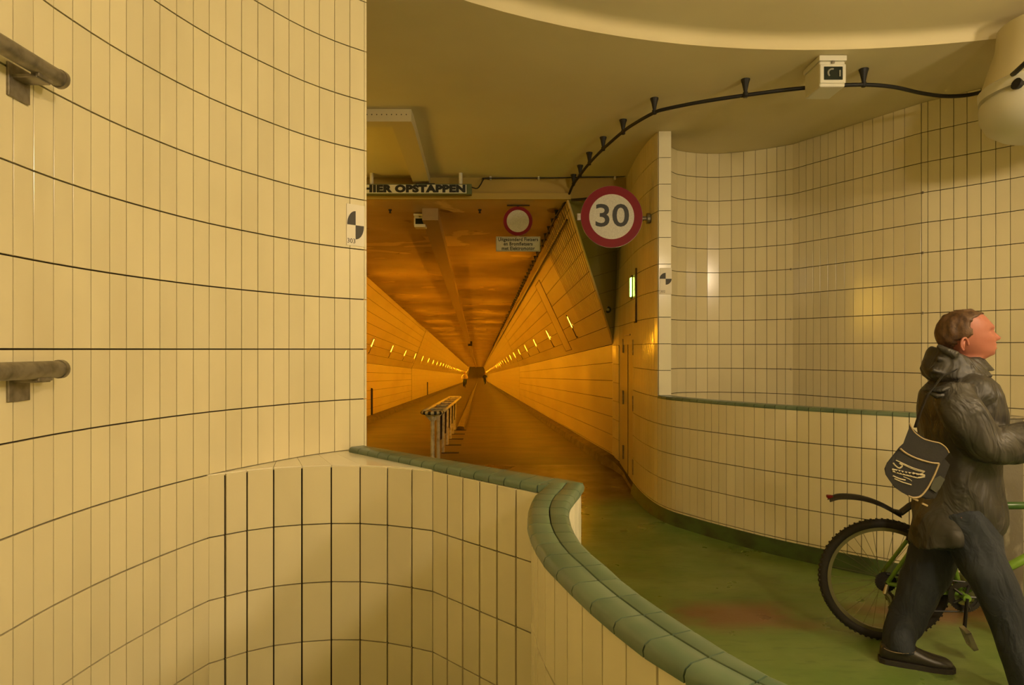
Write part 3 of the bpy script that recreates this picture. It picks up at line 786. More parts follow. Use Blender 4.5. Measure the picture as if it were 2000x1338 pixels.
for x0 in (-hw+.006, hw-.009): box(bm, x0,x0+.003,-.0072,-.006,-hh+.006,hh-.006)
obj('panel_border', bm, M['ink'], tp)
for k, s_ in enumerate(('Uitgezonderd Fietsers', 'en Bromfietsers', 'met Elektromotor')):
    text('panel_text', s_, .060, M['ink'], frame(Vector((0,-.0072,.055-.055*k)), Vector((1,0,0)), Vector((0,0,1)), Vector((0,-1,0))), tp, ext=.0006, bold=.0016, sx=.84, spacing=1.08)
bm = bmesh.new(); box(bm, -.012,.012,.006,.014,-.03,.099); obj('strut', bm, M['steel'], tp)

# ---- lettered light box over the tunnel mouth
Yh = 7.70; xr = -(1000-921)/F*Yh; xl = -1.86; zc = EYE+(682-369.3)/F*Yh
hb = thing('lettered_sign_box', 'long white sign box reading HIER OPSTAPPEN over the tunnel mouth', 'sign', ((xl+xr)/2, Yh, zc)); L = (xr-xl)/2
mgreen = mat('dark_green_casing', (.10,.13,.045), .4); mface = mat('pale_sign_face', (.62,.62,.50), .35)
bm = bmesh.new(); box(bm, -L, L, .0, .10, -.060, .060, .004); obj('sign_casing', bm, mgreen, hb)
bm = bmesh.new(); box(bm, -L+.06, L-.058, -.006, .0, -.050, .050, .001); obj('sign_face', bm, mface, hb)
t = text('sign_lettering', 'HIER OPSTAPPEN', .108, M['ink'], I3, hb, ext=.001, bold=.0078, sx=1, spacing=1.10, align='LEFT')
xs = [v.co.x for v in t.data.vertices]; w0, w1 = min(xs), max(xs); want = 199/F*Yh; sc = want/(w1-w0)
endx = L-.012 - .058
t.data.transform(frame(Vector((endx-want-w0*sc, -.0075, -.001)), Vector((1,0,0)), Vector((0,0,1)), Vector((0,-1,0))) @ Matrix.Diagonal((sc,1,1,1)))
for px in (724, 899):
    x = (px-1000)/F*Yh-hb.location.x; bm = bmesh.new(); tube(bm, [(x,.05,.058),(x,.05,CEIL-zc)], .022, 12); obj('hanging_stub', bm, M['white'], hb)
bm = bmesh.new(); box(bm, .05,.27,-.004,.09,.059,.068,.001); obj('top_cover', bm, M['black'], hb)
# flex from the box to the wire along the header
wire = obj('thin_wire', (lambda bm: (tube(bm, catmull([W(921,366,7.72), W(932,368,7.72), W(939,360,7.78), W(945,350,7.86), W(955,348,7.89), W(1080,347.5,7.90), W(1150,346,7.90), W(1205,345,7.90), W(1222,343,7.88), W(1226,332,7.86)], 5), .007, 6), bm)[1])(bmesh.new()), M['black'])
tag(wire, 'thin dark wire running from the lettered sign box along the header', 'wire')
for px in (958, 1052, 1201):
    bm = bmesh.new(); c = W(px, 347.5, 7.905); box(bm, c.x-.012,c.x+.012,c.y-.012,c.y+.045,c.z-.018,c.z+.018,.003); o = obj('wire_clip', bm, M['white'], wire)

# ---- boxed duct under the hall ceiling
duct = thing('overhead_duct', 'cream boxed duct crossing and running under the hall ceiling toward the tunnel', 'duct', (-1, 6.8, CEIL))
bm = bmesh.new()
v0 = [(-1.045,5.80),(-.86,5.80),(-.975,7.93),(-1.165,7.93)]
prism(bm, [(x+1,y-6.8) for x,y in v0], -.105, 0); obj('long_duct', bm, M['paint'], duct)
bm = bmesh.new(); box(bm, -2.4, .14, -1.12, -.98, -.107, 0, .003); c = obj('cross_duct', bm, M['paint'], duct)
bm = bmesh.new()
for k in range(60):
    x = -2.38+.042*k; box(bm, x-.004, x+.004, -1.1225, -1.12, -.052, -.044)
stuff(obj('rivet_hole', bm, M['black'], c))

# ---- cable on cone brackets
conepts = [(1687,135),(1456,155),(1278,192),(1217,234),(1178,268),(1151,298),(1133,323),(1120,341)]
cab = thing('overhead_cable', 'thick black cable curving under the ceiling on black cone brackets into the tunnel', 'cable', (0,0,0))
def cat_pt(px, py, hz): d = hz*F/(682-py); return W(px, py, d)
H1 = 1.935
path = [W(2130,20,3.2), W(2060,72,3.45), W(2000,126,3.75), W(1975,148,4.1), W(1945,169,4.75), cat_pt(1900,184,H1), cat_pt(1850,188,H1), cat_pt(1800,182,H1), cat_pt(1745,170,H1), cat_pt(1687,165.5,H1),
        cat_pt(1620,168,H1), cat_pt(1540,175,H1), cat_pt(1456,186,H1), cat_pt(1370,199,H1), cat_pt(1300,213,H1), cat_pt(1278,220,H1), cat_pt(1245,238,H1), cat_pt(1217,257,H1), cat_pt(1178,291,H1), cat_pt(1151,319,H1), cat_pt(1133,342,H1),
        W(1119,362,7.75), W(1107,388,8.0)]
path += [T(.985,HC-.075,y) for y in (8.5,9.3,10,12,14,17,20,25,30,40,60,90,120,140)]
bm = bmesh.new(); tube(bm, catmull(path, 6), .0145, 8); o = obj('cable_sheath', bm, M['black'], cab); o.data.shade_smooth()
cme = None
def cone(loc, q=None, s=1):
    global cme
    if cme is None:
        bm = bmesh.new(); lathe(bm, [(.034,0),(.034,-.006),(.026,-.03),(.013,-.095),(.019,-.098),(.019,-.128),(.012,-.132)], 12); bmesh.ops.recalc_face_normals(bm, faces=bm.faces)
        cme = bpy.data.meshes.new('cone_bracket'); bm.to_mesh(cme); bm.free(); cme.materials.append(M['black'])
    o = bpy.data.objects.new('cone_bracket', cme); C.objects.link(o); o.parent = cab; o.location = loc
    if q: o.rotation_euler = q
    o.scale = (s,)*3
for px, py in conepts:
    p = cat_pt(px, py, 2.05); p.z = CEIL; cone(p)
y = 8.45
while y < 46:
    p = T(.985, HC, y); cone(p, None, .8); y += .46 if y < 20 else 1.1
cone(W(1984,163,4.0), (0, math.radians(-78), math.radians(10)), 1.0)
# steel clips
for px, py in ((1456,187),(1945,168)):
    p = cat_pt(px, py, H1) if px < 1900 else W(px,py,4.75); bm = bmesh.new(); tube(bm, [p+Vector((-.012,0,0)), p+Vector((.012,0,0))], .019, 10); obj('steel_clip', bm, M['steel'], cab)
# second conduit along the top edge of the leaning tunnel wall
cd = obj('tunnel_conduit', (lambda bm: (tube(bm, [T(1.10,HC-.16,y) for y in (8.3,9,10,12,15,20,30,50,80,120,140)], .013, 6), bm)[1])(bmesh.new()), M['black']); tag(cd, 'dark conduit along the top edge of the right leaning tunnel wall', 'conduit')
bk = obj('pipe_arm', (lambda bm: (tube(bm, [W(1117,391,7.88), W(1150,388,7.6)], .016, 8), tube(bm, [W(1150,388,7.6), W(1150,388,7.95)], .016, 8), bm)[2])(bmesh.new()), M['black']); tag(bk, 'short dark pipe arm below the header behind the 30 sign', 'pipe')

# ---- camera housings
def cctv(px, ptop, pbot, Y, wd, label, dp, lens):
    zt = EYE+(682-ptop)/F*Y; ht = (pbot-ptop)/F*Y; x = (px-1000)/F*Y
    r = thing('security_camera', label, 'camera', (x, Y, zt))
    bm = bmesh.new(); box(bm, -wd*.53,wd*.53, 0,dp, -ht*.17,0, .004); obj('mount_plate', bm, M['white'], r)
    bm = bmesh.new(); box(bm, -wd*.49,wd*.49, .012,dp*.97, -ht,-ht*.17, .010); obj('housing', bm, M['white'], r)
    bm = bmesh.new(); box(bm, -wd*.5,wd*.5, .0,.02, -ht*.90,-ht*.28, .008); h = obj('front_bezel', bm, M['white'], r)
    bm = bmesh.new(); box(bm, -wd*.36,wd*.36, -.003,.004, -ht*.80,-ht*.37, .003); g = obj('window_glass', bm, M['blackgloss'], r)
    if lens:
        bm = bmesh.new(); pts = [(math.cos(a)*wd*.15-.01,-.0045,-ht*.585+math.sin(a)*wd*.15) for a in [math.radians(70+16*k) for k in range(11)]]
        tube(bm, pts, .006, 6); tube(bm, [(wd*.24,-.0045,-ht*.5),(wd*.24,-.0045,-ht*.7)], .006, 6); obj('lens_ring', bm, mat('grey_lens', (.30,.30,.24), .3), g)
    bm = bmesh.new(); box(bm, -.01,.01,-.004,.004,-ht*.27,-ht*.19,.002); obj('latch', bm, M['steel'], r)
    return r
cctv(1627.5, 107.5, 168, 4.63, .182, 'white boxed security camera under the ceiling in front of the cable', .26, True)
cctv(819.5, 417, 443, 8.58, .150, 'small cream boxed camera beside the beam under the tunnel ceiling', .18, False)
for px, py in ((762,425),(937,424)):
    yy = 8.42; p = T(0,HC,yy); bm = bmesh.new(); x = (px-1000)/F*yy; lathe(bm, [(.022,0),(.022,-.01),(.012,-.02),(.012,-.04),(.02,-.045),(.0,-.05)], 10)
    o = obj('sprinkler_head', bm, M['black']); o.location = (x, yy, p.z); tag(o, 'tiny dark ceiling fitting %s' % ('left of the boxed tunnel camera' if px < 800 else 'between the tunnel beam and the round white sign'), 'sprinkler')
# tiny distant things hanging in the tunnel
bm = bmesh.new(); p = T(.03,HC,40); box(bm, -.12,.12,0,.2,-.28,0,.01); o = obj('hanging_box', bm, M['black']); o.location = p + Vector((-.55,0,0)); tag(o, 'tiny dark box hanging beside the beam far down the tunnel', 'box')

# ---- round dark speaker on the olive cheek
sp = thing('round_speaker', 'small round dark speaker on the olive tiled cheek beside the tunnel', 'speaker', W(1187,605,8.86))
bm = bmesh.new(); disc(bm, .045, -.02, .02, 20); obj('speaker_body', bm, M['black'], sp)
bm = bmesh.new(); disc(bm, .018, -.03, -.02, 14); obj('speaker_cone', bm, M['steel'], sp)

# ---- green escape lamp with its frame on the rounded wall
pg = hit(RW, 1236.5, 4); zg = EYE+(682-561)/F*pg.y
gl_ = thing('green_lamp', 'slim pale green glowing slot lamp on the rounded wall above the flush door', 'lamp', (pg.x-.015, pg.y, zg))
bm = bmesh.new(); box(bm, -.008,.012,-.05,.05,-.13,.13,.003); obj('lamp_box', bm, M['black'], gl_)
bm = bmesh.new(); box(bm, -.016,.0,-.040,.03,-.105,.105,.004); obj('lamp_glass', bm, mat('green_lamp_glass', (.7,.9,.4), .3, emis=(.50,1.0,.10), estr=24), gl_)
pf = hit(RW, 1246, 4)
bm = bmesh.new(); box(bm, -.012,.012,-.012,.012,-.29,.29,.002); box(bm, -.01,.0,-.012,.10,-.29,-.275); o = obj('slot_frame', bm, M['brown_base'], gl_); o.location = (pf.x-pg.x-.002, pf.y-pg.y, EYE+(682-577)/F*pf.y-zg)

# ---- rounded white housing at the right under the ceiling
hs = thing('rounded_housing', 'large rounded white housing hanging under the ceiling at the right edge', 'housing', (3.43, 4.17, EYE))
bm = bmesh.new(); lathe(bm, [(0,1.345),(.22,1.35),(.31,1.37),(.38,1.42),(.415,1.49),(.42,1.55),(.415,1.58)], 64); o = obj('lower_bowl', bm, M['white'], hs); autosmooth(o, 50)
bm = bmesh.new(); lathe(bm, [(.395,1.575),(.395,1.60),(.42,1.605),(.425,1.66),(.41,1.675)], 64); o = obj('rim_band', bm, M['white'], hs); autosmooth(o, 50)
bm = bmesh.new(); lathe(bm, [(.41,1.67),(.37,1.80),(.33,1.93),(.32,2.049)], 64); o = obj('upper_cone', bm, M['paint'], hs); autosmooth(o, 50)

# ---- weathered post at the end of the low wall
bm = bmesh.new(); m_post = mat('weathered_post', (.16,.14,.10), .85, noise=((22,22,9), 6, (.30,.28,.21), .55, .75), bump=(50,.5,.004))
po = thing('gate_post', 'weathered grey square post at the end of the low tiled wall behind the man', 'post', (3.09, 4.18, 0), math.radians(0))
box(bm, -.072,.072,-.07,.07,0,1.15,.006); obj('post_shaft', bm, m_post, po)
bm = bmesh.new(); box(bm, -.078,.078,-.076,.076,1.148,1.163,.004); obj('post_cap', bm, M['steel'], po)
bm = bmesh.new(); box(bm, -.26,-.06,-.05,.09,0,.16,.03); obj('base_lump', bm, mat('mossy_concrete', (.10,.12,.03), .9, noise=((20,20,20), 5, (.05,.05,.02), .4, .7), bump=(30,.6,.01)), po)

# ---- guard rail at the start of the tunnel
yps = [8.35,9.4,10.5,11.67,12.8,13.9,14.9]
def glat(y): t = (y-8.35)/6.55; return -.578+.045*t
def gtop(y): t = (y-8.35)/6.55; return .79-.287*t
def gx(y): return glat(y)-.05*y
gr = thing('guard_rail', 'pale steel guard rail on seven posts with ladder like top at the tunnel start', 'railing', (gx(8.35), 8.35, 0))
O = Vector((gx(8.35), 8.35, 0)); steelc = mat('pale_galvanised', (.55,.50,.33), .45, metal=.15, noise=((20,20,20), 4, (.34,.29,.17), .4, .7))
hw_ = .125
for i, y in enumerate(yps):
    zf = 0 if y < 9.1 else T(0,HF,y).z
    bm = bmesh.new(); tube(bm, [Vector((gx(y),y,zf))-O, Vector((gx(y),y,gtop(y)-.03))-O], .027, 12); ob = obj('post', bm, steelc, gr)
    bm = bmesh.new(); c = Vector((gx(y),y,gtop(y)-.02))-O
    a = [bm.verts.new(c+Vector((dx,dy,dz))) for dx,dz in ((-.11,0),(.11,0),(.03,-.09),(-.03,-.09)) for dy in (-.006,.006)]
    bm.faces.new((a[0],a[2],a[4],a[6])); bm.faces.new((a[1],a[7],a[5],a[3])); [bm.faces.new((a[p_],a[p_+1],a[q_+1],a[q_])) for p_,q_ in ((0,2),(2,4),(4,6),(6,0))]
    obj('gusset', bm, steelc, ob)
    bm = bmesh.new(); tube(bm, [c+Vector((-hw_,0,.012)), c+Vector((hw_,0,.012))], .016, 8); obj('rung', bm, steelc, gr)
    bm = bmesh.new(); box(bm, c.x-.02, c.x+.25, c.y-.05, c.y+.05, zf+.0, zf+.012, 0); obj('foot_plate', bm, M['black'], ob)
    if 0 < i < 6:
        y2 = y+.55; bm = bmesh.new(); box(bm, -.012,.012,-.04,.04,0,1,0)
        top = Vector((gx(y)+.03,y+.1,gtop(y)-.05))-O; bot = Vector((gx(y2)+.0,y2,zf+.25))-O; bm.free(); bm = bmesh.new(); tube(bm, [top, bot], .018, 6); obj('shadow_bar', bm, M['black'], ob)  # black diagonal bars modelled in place of the dark shadows between posts
for s in (-1, 1):
    bm = bmesh.new(); tube(bm, [Vector((gx(y)+s*hw_,y,gtop(y)))-O for y in (8.30,10,12,14,14.95)], .022, 10); o = obj('top_rail', bm, steelc, gr); o.data.shade_smooth()
for y, sg_ in ((8.30,-1),(14.95,1)):
    bm = bmesh.new(); tube(bm, [Vector((gx(y)+hw_*math.cos(a), y+sg_*hw_*math.sin(a)*.9, gtop(y)))-O for a in [PI*k/12 for k in range(13)]], .022, 10); o = obj('end_bend', bm, steelc, gr); o.data.shade_smooth()
    if sg_ < 0:
        for k in range(0, 12, 2):
            bm = bmesh.new(); tube(bm, [Vector((gx(y)+hw_*math.cos(a), y+sg_*hw_*math.sin(a)*.9, gtop(y)))-O for a in (PI*(k+.1)/12, PI*(k+.55)/12, PI*(k+1.1)/12)], .0235, 10, True); obj('black_tape', bm, M['black'], o)
# ---- divider kerb down the tunnel
bm = bmesh.new(); prev = None
for y in [14.95]+[q for q in ys if q > 15 and q <= 200]:
    r = [bm.verts.new(T(l_,HF+h_,y)) for l_,h_ in ((-.50,-.02),(-.48,.075),(-.455,.085),(-.36,.085),(-.335,.075),(-.315,-.02))]
    if prev: [bm.faces.new((prev[k], prev[(k+1)%6], r[(k+1)%6], r[k])) for k in range(6)]
    else: bm.faces.new(r)
    prev = r
dv = obj('lane_divider', bm, M['brown_base']); tag(dv, 'low brown lane divider running down the middle of the tunnel floor', 'divider')
# ---- dark slots low on the left tunnel wall
for y, lb in ((18.7,'taller dark slot low on the left tunnel wall'),(39,'smaller dark slot low on the left tunnel wall further in')):
    p = T(LL+.02, HF+.12, y); bm = bmesh.new(); box(bm, -.03,.02,-.05,.05,0,.74,.003); box(bm, -.03,.026,-.06,-.05,-.01,.76); o = obj('downpipe', bm, M['black']); o.location = p; tag(o, lb, 'pipe', None)
# narrow access panel outline on the right leaning wall
dl, L, t_, lat, ki = lampframe(1, 15)
up = Vector((dl.x,0,dl.y)); fw = Vector((-.05,1,-.041)).normalized(); nr = up.cross(fw).normalized()
if nr.x > 0: nr = -nr
ap = thing('access_panel', 'narrow outlined panel on the right leaning tunnel wall beyond the second lamp', 'panel', T(lat+dl.x*L*.05, ki+dl.y*L*.05, 13.3)); mt = frame(Vector(), up, fw, nr)
bm = bmesh.new(); box(bm, .0, L*.80, -.42, .42, -.001, .006, .002, mt); obj('panel_leaf', bm, M['tile_tunnel'], ap)
bm = bmesh.new()
for a0,a1,b0,b1 in ((0,L*.80,-.435,-.42),(0,L*.80,.42,.435),(-.01,0,-.435,.435),(L*.8,L*.8+.012,-.435,.435)): box(bm, a0,a1,b0,b1,-.001,.008,0,mt)
obj('panel_frame', bm, M['brown_base'], ap)
# ================================================================ BICYCLE
M['tyre'] = mat('tyre_rubber', (.018,.015,.011), .75, bump=(120,.4,.002))
M['rim'] = mat('dull_rim', (.20,.18,.11), .35, metal=.7)
M['frame_green'] = mat('green_frame_paint', (.17,.30,.035), .3)
M['frame_dark'] = mat('dark_green_paint', (.04,.10,.02), .3)
M['plastic'] = mat('dark_plastic', (.02,.017,.015), .45)
M['chrome'] = mat('worn_chrome', (.42,.38,.28), .3, metal=.85)
def torus(bm, R, r, n=64, m=10, flat=1.0, c=(0,0,0)):
    rg = []
    for i in range(n):
        a = 2*PI*i/n
        rg.append([bm.verts.new((c[0]+(R+r*math.cos(2*PI*k/m))*math.cos(a), c[1]+flat*r*math.sin(2*PI*k/m), c[2]+(R+r*math.cos(2*PI*k/m))*math.sin(a))) for k in range(m)])
    for i in range(n):
        for k in range(m): bm.faces.new((rg[i][k], rg[i][(k+1)%m], rg[(i+1)%n][(k+1)%m], rg[(i+1)%n][k]))
def ring(bm, r0, r1, y0, y1, n, c, teeth=0):
    v = []
    for k in range(n):
        a = 2*PI*k/n; ro = r1 + (teeth if k % 2 else 0)
        v.append([bm.verts.new((c[0]+r*math.cos(a), y, c[2]+r*math.sin(a))) for r, y in ((r0,y0),(ro,y0),(ro,y1),(r0,y1))])
    for k in range(n):
        a, b = v[k], v[(k+1)%n]
        for q in range(4): bm.faces.new((a[q], a[(q+1)%4], b[(q+1)%4], b[q]))
RW_ = .328
def wheel(root, x, cass):
    c = (x, 0, RW_)
    bm = bmesh.new(); torus(bm, RW_-.024, .024, 72, 10, 1, c); t = obj('tyre', bm, M['tyre'], root); t.data.shade_smooth()
    bm = bmesh.new()
    for k in range(72):
        a = 2*PI*k/72
        for sy in (-1, 1):
            m_ = Matrix.Translation(c) @ Matrix.Rotation(-a, 4, 'Y'); box(bm, RW_-.008, RW_+.0012, sy*.008-.007, sy*.008+.007, -.006+(.005*sy), .004+(.005*sy), 0, m_)
    stuff(obj('tread', bm, M['tyre'], t))
    bm = bmesh.new(); ring(bm, RW_-.062, RW_-.044, -.013, .013, 64, c); r = obj('rim', bm, M['rim'], root); autosmooth(r, 50)
    bm = bmesh.new()
    for k in range(32):
        a = 2*PI*k/32; b = a + (.28 if k % 4 < 2 else -.28); s = 1 if k % 2 else -1
        tube(bm, [(x+.02*math.cos(b), s*.030, RW_+.02*math.sin(b)), (x+(RW_-.06)*math.cos(a), s*.004, RW_+(RW_-.06)*math.sin(a))], .0012, 4, False)
    stuff(obj('spokes', bm, M['rim'], r))
    bm = bmesh.new(); tube(bm, [(x,-.05,RW_),(x,-.034,RW_),(x,-.033,RW_),(x,.033,RW_),(x,.034,RW_),(x,.05,RW_)], [.012,.012,.022,.022,.012,.012], 16); obj('hub', bm, M['chrome'], root)
    if cass:
        bm = bmesh.new()
        for k in range(6): ring(bm, .012, .052-.006*k, -.040-.004*k, -.038-.004*k, 48, c, .003)
        obj('cassette', bm, M['plastic'], root)
bike = thing('bicycle', 'green mountain bicycle pushed by the man in the dark coat beside the low wall', 'bicycle', (2.020, 3.62, 0), math.radians(-13))
wheel(bike, 0, True); wheel(bike, 1.06, False)
BB = Vector((.372, 0, .285)); SC = Vector((.265, 0, .74)); HT0, HT1 = Vector((.905,0,.80)), Vector((.945,0,.67)); SD = Vector((.235,0,.86))
def ft(name, pts, r, m='frame_green', seg=12): bm = bmesh.new(); tube(bm, pts, r, seg); o = obj(name, bm, M[m], bike); o.data.shade_smooth(); return o
ft('seat_tube', [BB, SC+Vector((-.01,0,.03))], .017)
ft('down_tube', [BB+Vector((.02,0,.02)), HT1], .023)
ft('top_tube', [SC, HT0+Vector((.005,0,-.02))], .020, 'frame_dark')
ft('head_tube', [HT0+Vector((-.005,0,.02)), HT1], .021)
for s in (-1, 1):
    ft('seat_stay', [Vector((.0,s*.062,RW_)), Vector((.13,s*.052,.53)), SC+Vector((-.01,s*.02,0))], .0105)
    ft('chain_stay', [Vector((.0,s*.062,RW_)), Vector((.2,s*.055,.30)), BB+Vector((-.02,s*.02,0))], .0115)
    ft('fork_blade', [HT1+Vector((.01,s*.055,-.02)), Vector((.985,s*.055,.50)), Vector((1.06,s*.055,RW_))], .014, 'plastic')
ft('fork_crown', [HT1+Vector((.01,-.06,-.02)), HT1+Vector((.01,.06,-.02))], .017, 'plastic')
ft('seat_post', [SC+Vector((-.008,0,.02)), SD], .0135, 'chrome')
ft('stem', [HT0+Vector((-.005,0,.02)), HT0+Vector((-.01,0,.09)), HT0+Vector((.07,0,.12))], .014, 'plastic')
ft('handlebar', [HT0+Vector((.03,.29,.135)), HT0+Vector((.07,.08,.12)), HT0+Vector((.07,-.08,.12)), HT0+Vector((.03,-.29,.135))], .0115, 'plastic')
for s in (-1, 1): ft('grip', [HT0+Vector((.046,s*.19,.130)), HT0+Vector((.03,s*.30,.136))], .017, 'plastic')
bm = bmesh.new()   # saddle
prof = [(-.13,.075,0),(-.09,.08,.012),(-.03,.055,.008),(.05,.028,.004),(.12,.02,0),(.135,.008,-.006)]
prev = None
for x, hw, dz in prof:
    r = [bm.verts.new((SD.x+x, hw*math.cos(a), SD.z+dz+.03*math.sin(a)*(1 if math.sin(a) < 0 else .6))) for a in [2*PI*k/12 for k in range(12)]]
    if prev: [bm.faces.new((prev[k], prev[(k+1)%12], r[(k+1)%12], r[k])) for k in range(12)]
    else: bm.faces.new(r)
    prev = r
bm.faces.new(prev); o = obj('saddle', bm, M['plastic'], bike, True)
# cranks
bm = bmesh.new(); c = (BB.x, 0, BB.z); ring(bm, .060, .078, -.058, -.055, 84, c, .004); ring(bm, .048, .060, -.052, -.049, 64, c, .003)
for k in range(5):
    a = 2*PI*k/5; tube(bm, [(BB.x,-.057,BB.z),(BB.x+.066*math.cos(a),-.057,BB.z+.066*math.sin(a))], .007, 6)
obj('chainring', bm, M['plastic'], bike)
bm = bmesh.new(); tube(bm, [(BB.x,-.085,BB.z),(BB.x,.085,BB.z)], .019, 14); obj('bottom_bracket', bm, M['frame_green'], bike)
for s, ang in ((-1, -96), (1, 84)):
    a = math.radians(ang); e = Vector((BB.x+.172*math.cos(a), s*.092, BB.z+.172*math.sin(a)))
    bm = bmesh.new(); tube(bm, [Vector((BB.x,s*.082,BB.z)), e], .0115, 8, True, (1.2,.7)); cr = obj('crank', bm, M['plastic'], bike)
    bm = bmesh.new(); cx, cy, cz = e.x, s*.145, e.z-.01
    tilt = Matrix.Translation((cx,cy,cz)) @ Matrix.Rotation(math.radians(68), 4, 'Y')
    for x0, x1, y0, y1 in ((-.045,.045,-.045,-.036),(-.045,.045,.036,.045),(-.047,-.036,-.045,.045),(.036,.047,-.045,.045),(-.03,.03,-.008,.008)): box(bm, x0,x1,y0,y1,-.012,.012,.002,tilt)
    tube(bm, [e, (cx,cy,cz)], .007, 6); obj('pedal', bm, M['chrome'], cr)
# chain
bm = bmesh.new(); tube(bm, [(0,-.052,RW_+.046),(BB.x,-.057,BB.z+.078)], .0045, 6); tube(bm, [(BB.x,-.057,BB.z-.078),(.05,-.052,RW_-.145)], .0045, 6); tube(bm, [(.048,-.052,RW_-.125),(.0,-.052,RW_-.07),(.02,-.052,RW_-.04)], .0045, 6); obj('chain', bm, M['plastic'], bike)
bm = bmesh.new(); tube(bm, [(.0,-.066,RW_-.005),(-.012,-.07,RW_-.05),(.01,-.06,RW_-.075),(.028,-.056,RW_-.13)], [.010,.013,.012,.008], 8); ring(bm, .006,.022,-.056,-.050,24,(.015,0,RW_-.075),.003); ring(bm,.006,.022,-.056,-.050,24,(.030,0,RW_-.132),.003)
obj('derailleur', bm, M['chrome'], bike)
bm = bmesh.new(); tube(bm, [(.115,-.045,.54),(.108,-.05,.62)], .008, 8); tube(bm, [(.098,-.045,.57),(.14,-.05,.56)], .010, 8); obj('rear_brake', bm, M['plastic'], bike)
# clip-on mudguard
bm = bmesh.new(); path_ = catmull([(-.275,0,.765),(-.22,0,.785),(-.12,0,.782),(-.02,0,.752),(.085,0,.695)], 5); prev = None; n_ = len(path_)
for i, p in enumerate(path_):
    t = i/(n_-1); wd = .018+.020*math.sin(PI*min(1, t*1.2+.15)); r = [bm.verts.new((p.x, wd*k, p.z-.020*abs(k)**2+q)) for k, q in ((-1,0),(-.5,0),(0,0),(.5,0),(1,0),(1,-.006),(0,-.007),(-1,-.006))]
    if prev: [bm.faces.new((prev[k], prev[(k+1)%8], r[(k+1)%8], r[k])) for k in range(8)]
    else: bm.faces.new(r)
    prev = r
bm.faces.new(prev); mg = obj('mudguard', bm, M['plastic'], bike); autosmooth(mg, 50)
bm = bmesh.new(); tube(bm, [(.05,0,.705),(.085,0,.695),(.13,0,.735),(.235,0,.80)], [.012,.02,.02,.014], 8, True, (1.4,.8)); obj('mudguard_arm', bm, M['plastic'], mg)
bm = bmesh.new(); box(bm, -.285,-.255,-.018,.018,.757,.772,.003); obj('rear_reflector', bm, M['red'], mg)

# ================================================================ THE WALKING MAN
def skin_noise(v, amp, sc, seed=0):
    from mathutils import noise
    return noise.noise(v*sc+Vector((seed,seed*2,0)))*amp
def cloth_mat(name, col, rough, sc, st, metal=0, c2=None):
    m = mat(name, col, rough, noise=((7,7,5), 5, c2 or tuple(c*1.7 for c in col), .42, .75)); nt = m.node_tree; N = nt.nodes.new; K = nt.links.new; b = nt.nodes['Principled BSDF']
    g = N('ShaderNodeNewGeometry'); mp = N('ShaderNodeMapping'); mp.inputs['Scale'].default_value = (1,1,.55); mp.inputs['Rotation'].default_value = (0,.5,0); K(g.outputs['Position'], mp.inputs[0])
    n = N('ShaderNodeTexNoise'); n.inputs['Scale'].default_value = sc; n.inputs['Detail'].default_value = 3; n.inputs['Distortion'].default_value = 1.2; K(mp.outputs[0], n.inputs['Vector'])
    bp = N('ShaderNodeBump'); bp.inputs['Strength'].default_value = st; bp.inputs['Distance'].default_value = .03; K(n.outputs[0], bp.inputs['Height']); K(bp.outputs[0], b.inputs['Normal']); return m
M['coat'] = cloth_mat('dark_waxed_coat', (.028,.025,.020),   .5, 8, 1.0, c2=(.060,.054,.044))
M['jeans'] = cloth_mat('dark_blue_denim', (.014,.018,.026), .85, 11, .7, c2=(.032,.038,.048))
M['skin'] = mat('skin', (.36,.125,.08), .5, bump=(60,.05,.002)); M['skin'].node_tree.nodes['Principled BSDF'].inputs['Subsurface Weight'].default_value = .08
M['hair'] = mat('brown_hair', (.10,.048,.016), .6, noise=((60,60,25), 4, (.05,.022,.008), .4, .65), bump=(150,.5,.003))
M['shoe'] = mat('black_leather', (.018,.015,.012), .35, bump=(40,.2,.002))
man = thing('person', 'man in dark hooded coat and jeans walking beside the green bicycle', 'person', (2.2, 3.25, 0))
MO = Vector((2.2, 3.25, 0))
HEAD_A = math.radians(-14)       # he faces right and slightly toward the camera
fdir = Vector((math.cos(HEAD_A), math.sin(HEAD_A), 0)); sdir = Vector((-math.sin(HEAD_A), math.cos(HEAD_A), 0))   # sdir = his left (away from camera)
def remesh(bm, vox, name, m, parent, smooth_it=2, noise_amp=0, noise_sc=8, smooth_shade=True):
    me = bpy.data.meshes.new(name); bmesh.ops.recalc_face_normals(bm, faces=bm.faces); bm.to_mesh(me); bm.free(); t = bpy.data.objects.new('tmp', me); C.objects.link(t)
    r = t.modifiers.new('r', 'REMESH'); r.mode = 'VOXEL'; r.voxel_size = vox
    if smooth_it: s = t.modifiers.new('s', 'SMOOTH'); s.iterations = smooth_it; s.factor = .5
    dg = bpy.context.evaluated_depsgraph_get(); dg.update(); out = bpy.data.meshes.new_from_object(t.evaluated_get(dg)); bpy.data.objects.remove(t)
    if noise_amp:
        ns = [v.normal.copy() for v in out.vertices]
        for v, n_ in zip(out.vertices, ns): v.co += n_*skin_noise(Vector((v.co.x+v.co.z*.4, v.co.y, v.co.z*.5)), noise_amp, noise_sc)
    out.materials.clear(); out.materials.append(m); 
    if smooth_shade: out.shade_smooth()
    return link(name, out, None, parent)
def loft(bm, rings, cap=True):
    R = [[bm.verts.new(p) for p in r] for r in rings]; n = len(R[0])
    for a, b in zip(R, R[1:]):
        for k in range(n): bm.faces.new((a[k], a[(k+1)%n], b[(k+1)%n], b[k]))
    if cap: bm.faces.new(R[0][::-1]); bm.faces.new(R[-1])
    return R
DM = 3.28
def edge(px, py, d=DM): return W(px, py, d) - MO
